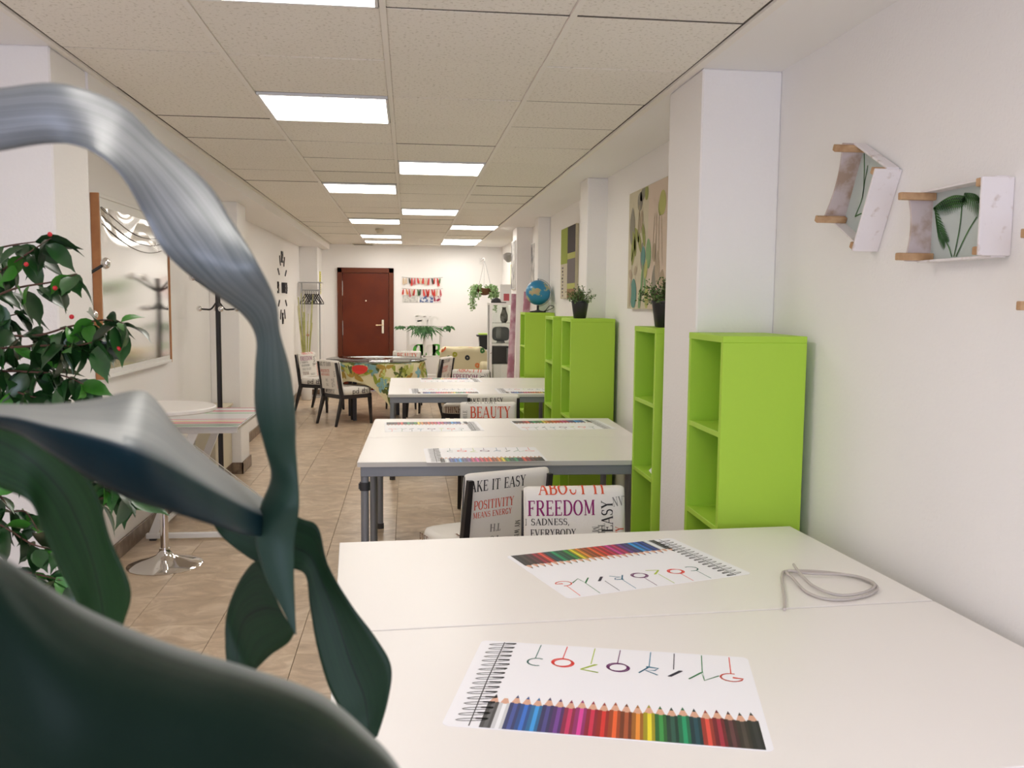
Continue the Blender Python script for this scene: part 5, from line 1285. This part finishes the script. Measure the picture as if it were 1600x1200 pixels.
def leaf(b, m_, name='leaf', th=.0009):
    q = b.build(name, m_, corn, smooth=85, fix=False); md = q.modifiers.new('thickness', 'SOLIDIFY'); md.thickness = th; md.offset = 0; return q
# arching pale leaf, twisting down the middle
S = [((-420, 330, .62), (-420, 345, .60), (-420, 360, .62)), ((-200, 190, .60), (-200, 215, .575), (-200, 262, .60)), ((-80, 145, .58), (-80, 195, .55), (-80, 250, .57)),
     ((0, 138, .57), (0, 185, .54), (0, 236, .57)), ((95, 131, .57), (88, 180, .545), (80, 224, .57)), ((190, 165, .60), (165, 200, .575), (140, 234, .56)), ((250, 222, .625), (222, 245, .59), (190, 275, .57)),
     ((325, 288, .64), (278, 310, .60), (225, 335, .59)), ((362, 345, .635), (320, 365, .61), (258, 395, .60)), ((402, 410, .62), (365, 430, .60), (318, 447, .63)), ((430, 470, .65), (412, 478, .635), (378, 490, .65)),
     ((437, 520, .67), (425, 522, .66), (400, 528, .67)), ((452, 575, .69), (428, 575, .665), (399, 575, .68)), ((461, 640, .70), (432, 640, .675), (399, 640, .69)), ((462, 700, .71), (438, 700, .69), (414, 700, .70)),
     ((466, 750, .71), (442, 750, .70), (424, 745, .72)), ((467, 795, .71), (438, 790, .69), (408, 790, .72)), ((460, 845, .72), (430, 840, .70), (399, 838, .72)), ((459, 900, .72), (437, 895, .705), (412, 895, .72)), ((461, 950, .72), (448, 950, .715), (434, 938, .72)), ((463, 992, .72), (461, 990, .72), (459, 985, .72))]
b = ribbon(S, bulge=.28)
S2 = [((462, 985, .722), (440, 955, .726), (420, 905, .73)), ((450, 1005, .73), (415, 950, .735), (402, 876, .74)), ((425, 1022, .74), (385, 965, .75), (374, 908, .75)), ((408, 1038, .75), (372, 1000, .76), (354, 960, .76)), ((398, 1050, .76), (370, 1035, .76), (352, 1010, .76)), ((385, 1075, .76), (370, 1070, .76), (356, 1050, .76))]
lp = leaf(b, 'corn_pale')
b = ribbon(S2)
leaf(b, 'corn')
# broad folded leaf in the middle
S = [((-420, 640, .60), (-420, 660, .53), (-420, 680, .54)), ((-150, 634, .57), (-150, 645, .49), (-150, 660, .51)), ((0, 632, .55), (0, 650, .465), (0, 668, .48)), ((80, 632, .56), (78, 666, .455), (75, 705, .47)), ((150, 624, .57), (155, 684, .455), (140, 748, .47)), ((212, 611, .58), (215, 703, .460), (205, 780, .475)), ((240, 622, .60), (262, 725, .490), (262, 798, .50)),
     ((285, 680, .63), (305, 750, .53), (315, 815, .54)), ((340, 728, .68), (355, 778, .59), (370, 832, .60)), ((400, 772, .76), (403, 802, .70), (405, 838, .71)), ((442, 802, .79), (440, 815, .78), (438, 835, .79)), ((458, 822, .80), (457, 826, .80), (455, 832, .80))]
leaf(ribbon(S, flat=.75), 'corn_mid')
# plain green leaf at the left
S = [((-420, 720, .66), (-420, 735, .66), (-420, 750, .66)), ((-150, 640, .62), (-150, 665, .63), (-150, 700, .62)), ((-60, 650, .62), (-60, 675, .63), (-60, 735, .62)), ((0, 664, .62), (0, 690, .63), (0, 762, .62)), ((55, 672, .62), (48, 718, .635), (48, 785, .62)), ((112, 716, .63), (95, 765, .645), (68, 832, .63)),
     ((150, 768, .64), (122, 815, .655), (92, 888, .64)), ((172, 842, .65), (143, 872, .665), (118, 938, .65)), ((204, 922, .66), (158, 938, .675), (135, 985, .66)), ((190, 985, .67), (165, 1000, .68), (148, 1040, .67)), ((170, 1070, .68), (160, 1072, .68), (150, 1080, .68))]
leaf(ribbon(S, bulge=.35, flat=.3), 'corn_green')
# green leaf falling to the right
S = [((250, 735, .80), (255, 745, .80), (262, 752, .80)), ((300, 762, .80), (312, 785, .80), (320, 800, .80)), ((365, 780, .81), (362, 820, .815), (350, 842, .81)), ((430, 792, .81), (425, 845, .82), (408, 882, .81)), ((470, 810, .81), (460, 855, .82), (455, 888, .81)),
     ((497, 824, .81), (485, 870, .82), (478, 900, .81)), ((512, 882, .81), (503, 910, .82), (484, 945, .81)), ((548, 944, .81), (525, 965, .82), (495, 1010, .81)), ((588, 998, .81), (548, 1035, .82), (513, 1072, .81)), ((611, 1042, .81), (568, 1085, .82), (535, 1115, .81)), ((606, 1095, .81), (575, 1125, .82), (548, 1150, .81)), ((590, 1150, .81), (580, 1158, .81), (565, 1165, .81))]
leaf(ribbon(S, bulge=.5, flat=.4), 'corn')
# very near broad leaf, bottom left
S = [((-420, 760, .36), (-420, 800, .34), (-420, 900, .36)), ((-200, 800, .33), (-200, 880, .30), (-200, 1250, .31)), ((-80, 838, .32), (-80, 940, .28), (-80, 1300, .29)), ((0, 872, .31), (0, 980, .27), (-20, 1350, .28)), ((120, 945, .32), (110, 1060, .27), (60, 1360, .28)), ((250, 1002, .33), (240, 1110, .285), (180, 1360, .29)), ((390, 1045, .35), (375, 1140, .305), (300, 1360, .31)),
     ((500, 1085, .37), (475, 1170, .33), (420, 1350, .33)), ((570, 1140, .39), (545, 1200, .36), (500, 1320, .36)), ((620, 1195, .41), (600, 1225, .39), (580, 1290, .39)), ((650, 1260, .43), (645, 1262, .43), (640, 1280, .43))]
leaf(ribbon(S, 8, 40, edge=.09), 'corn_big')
for o in corn.children:
    pass
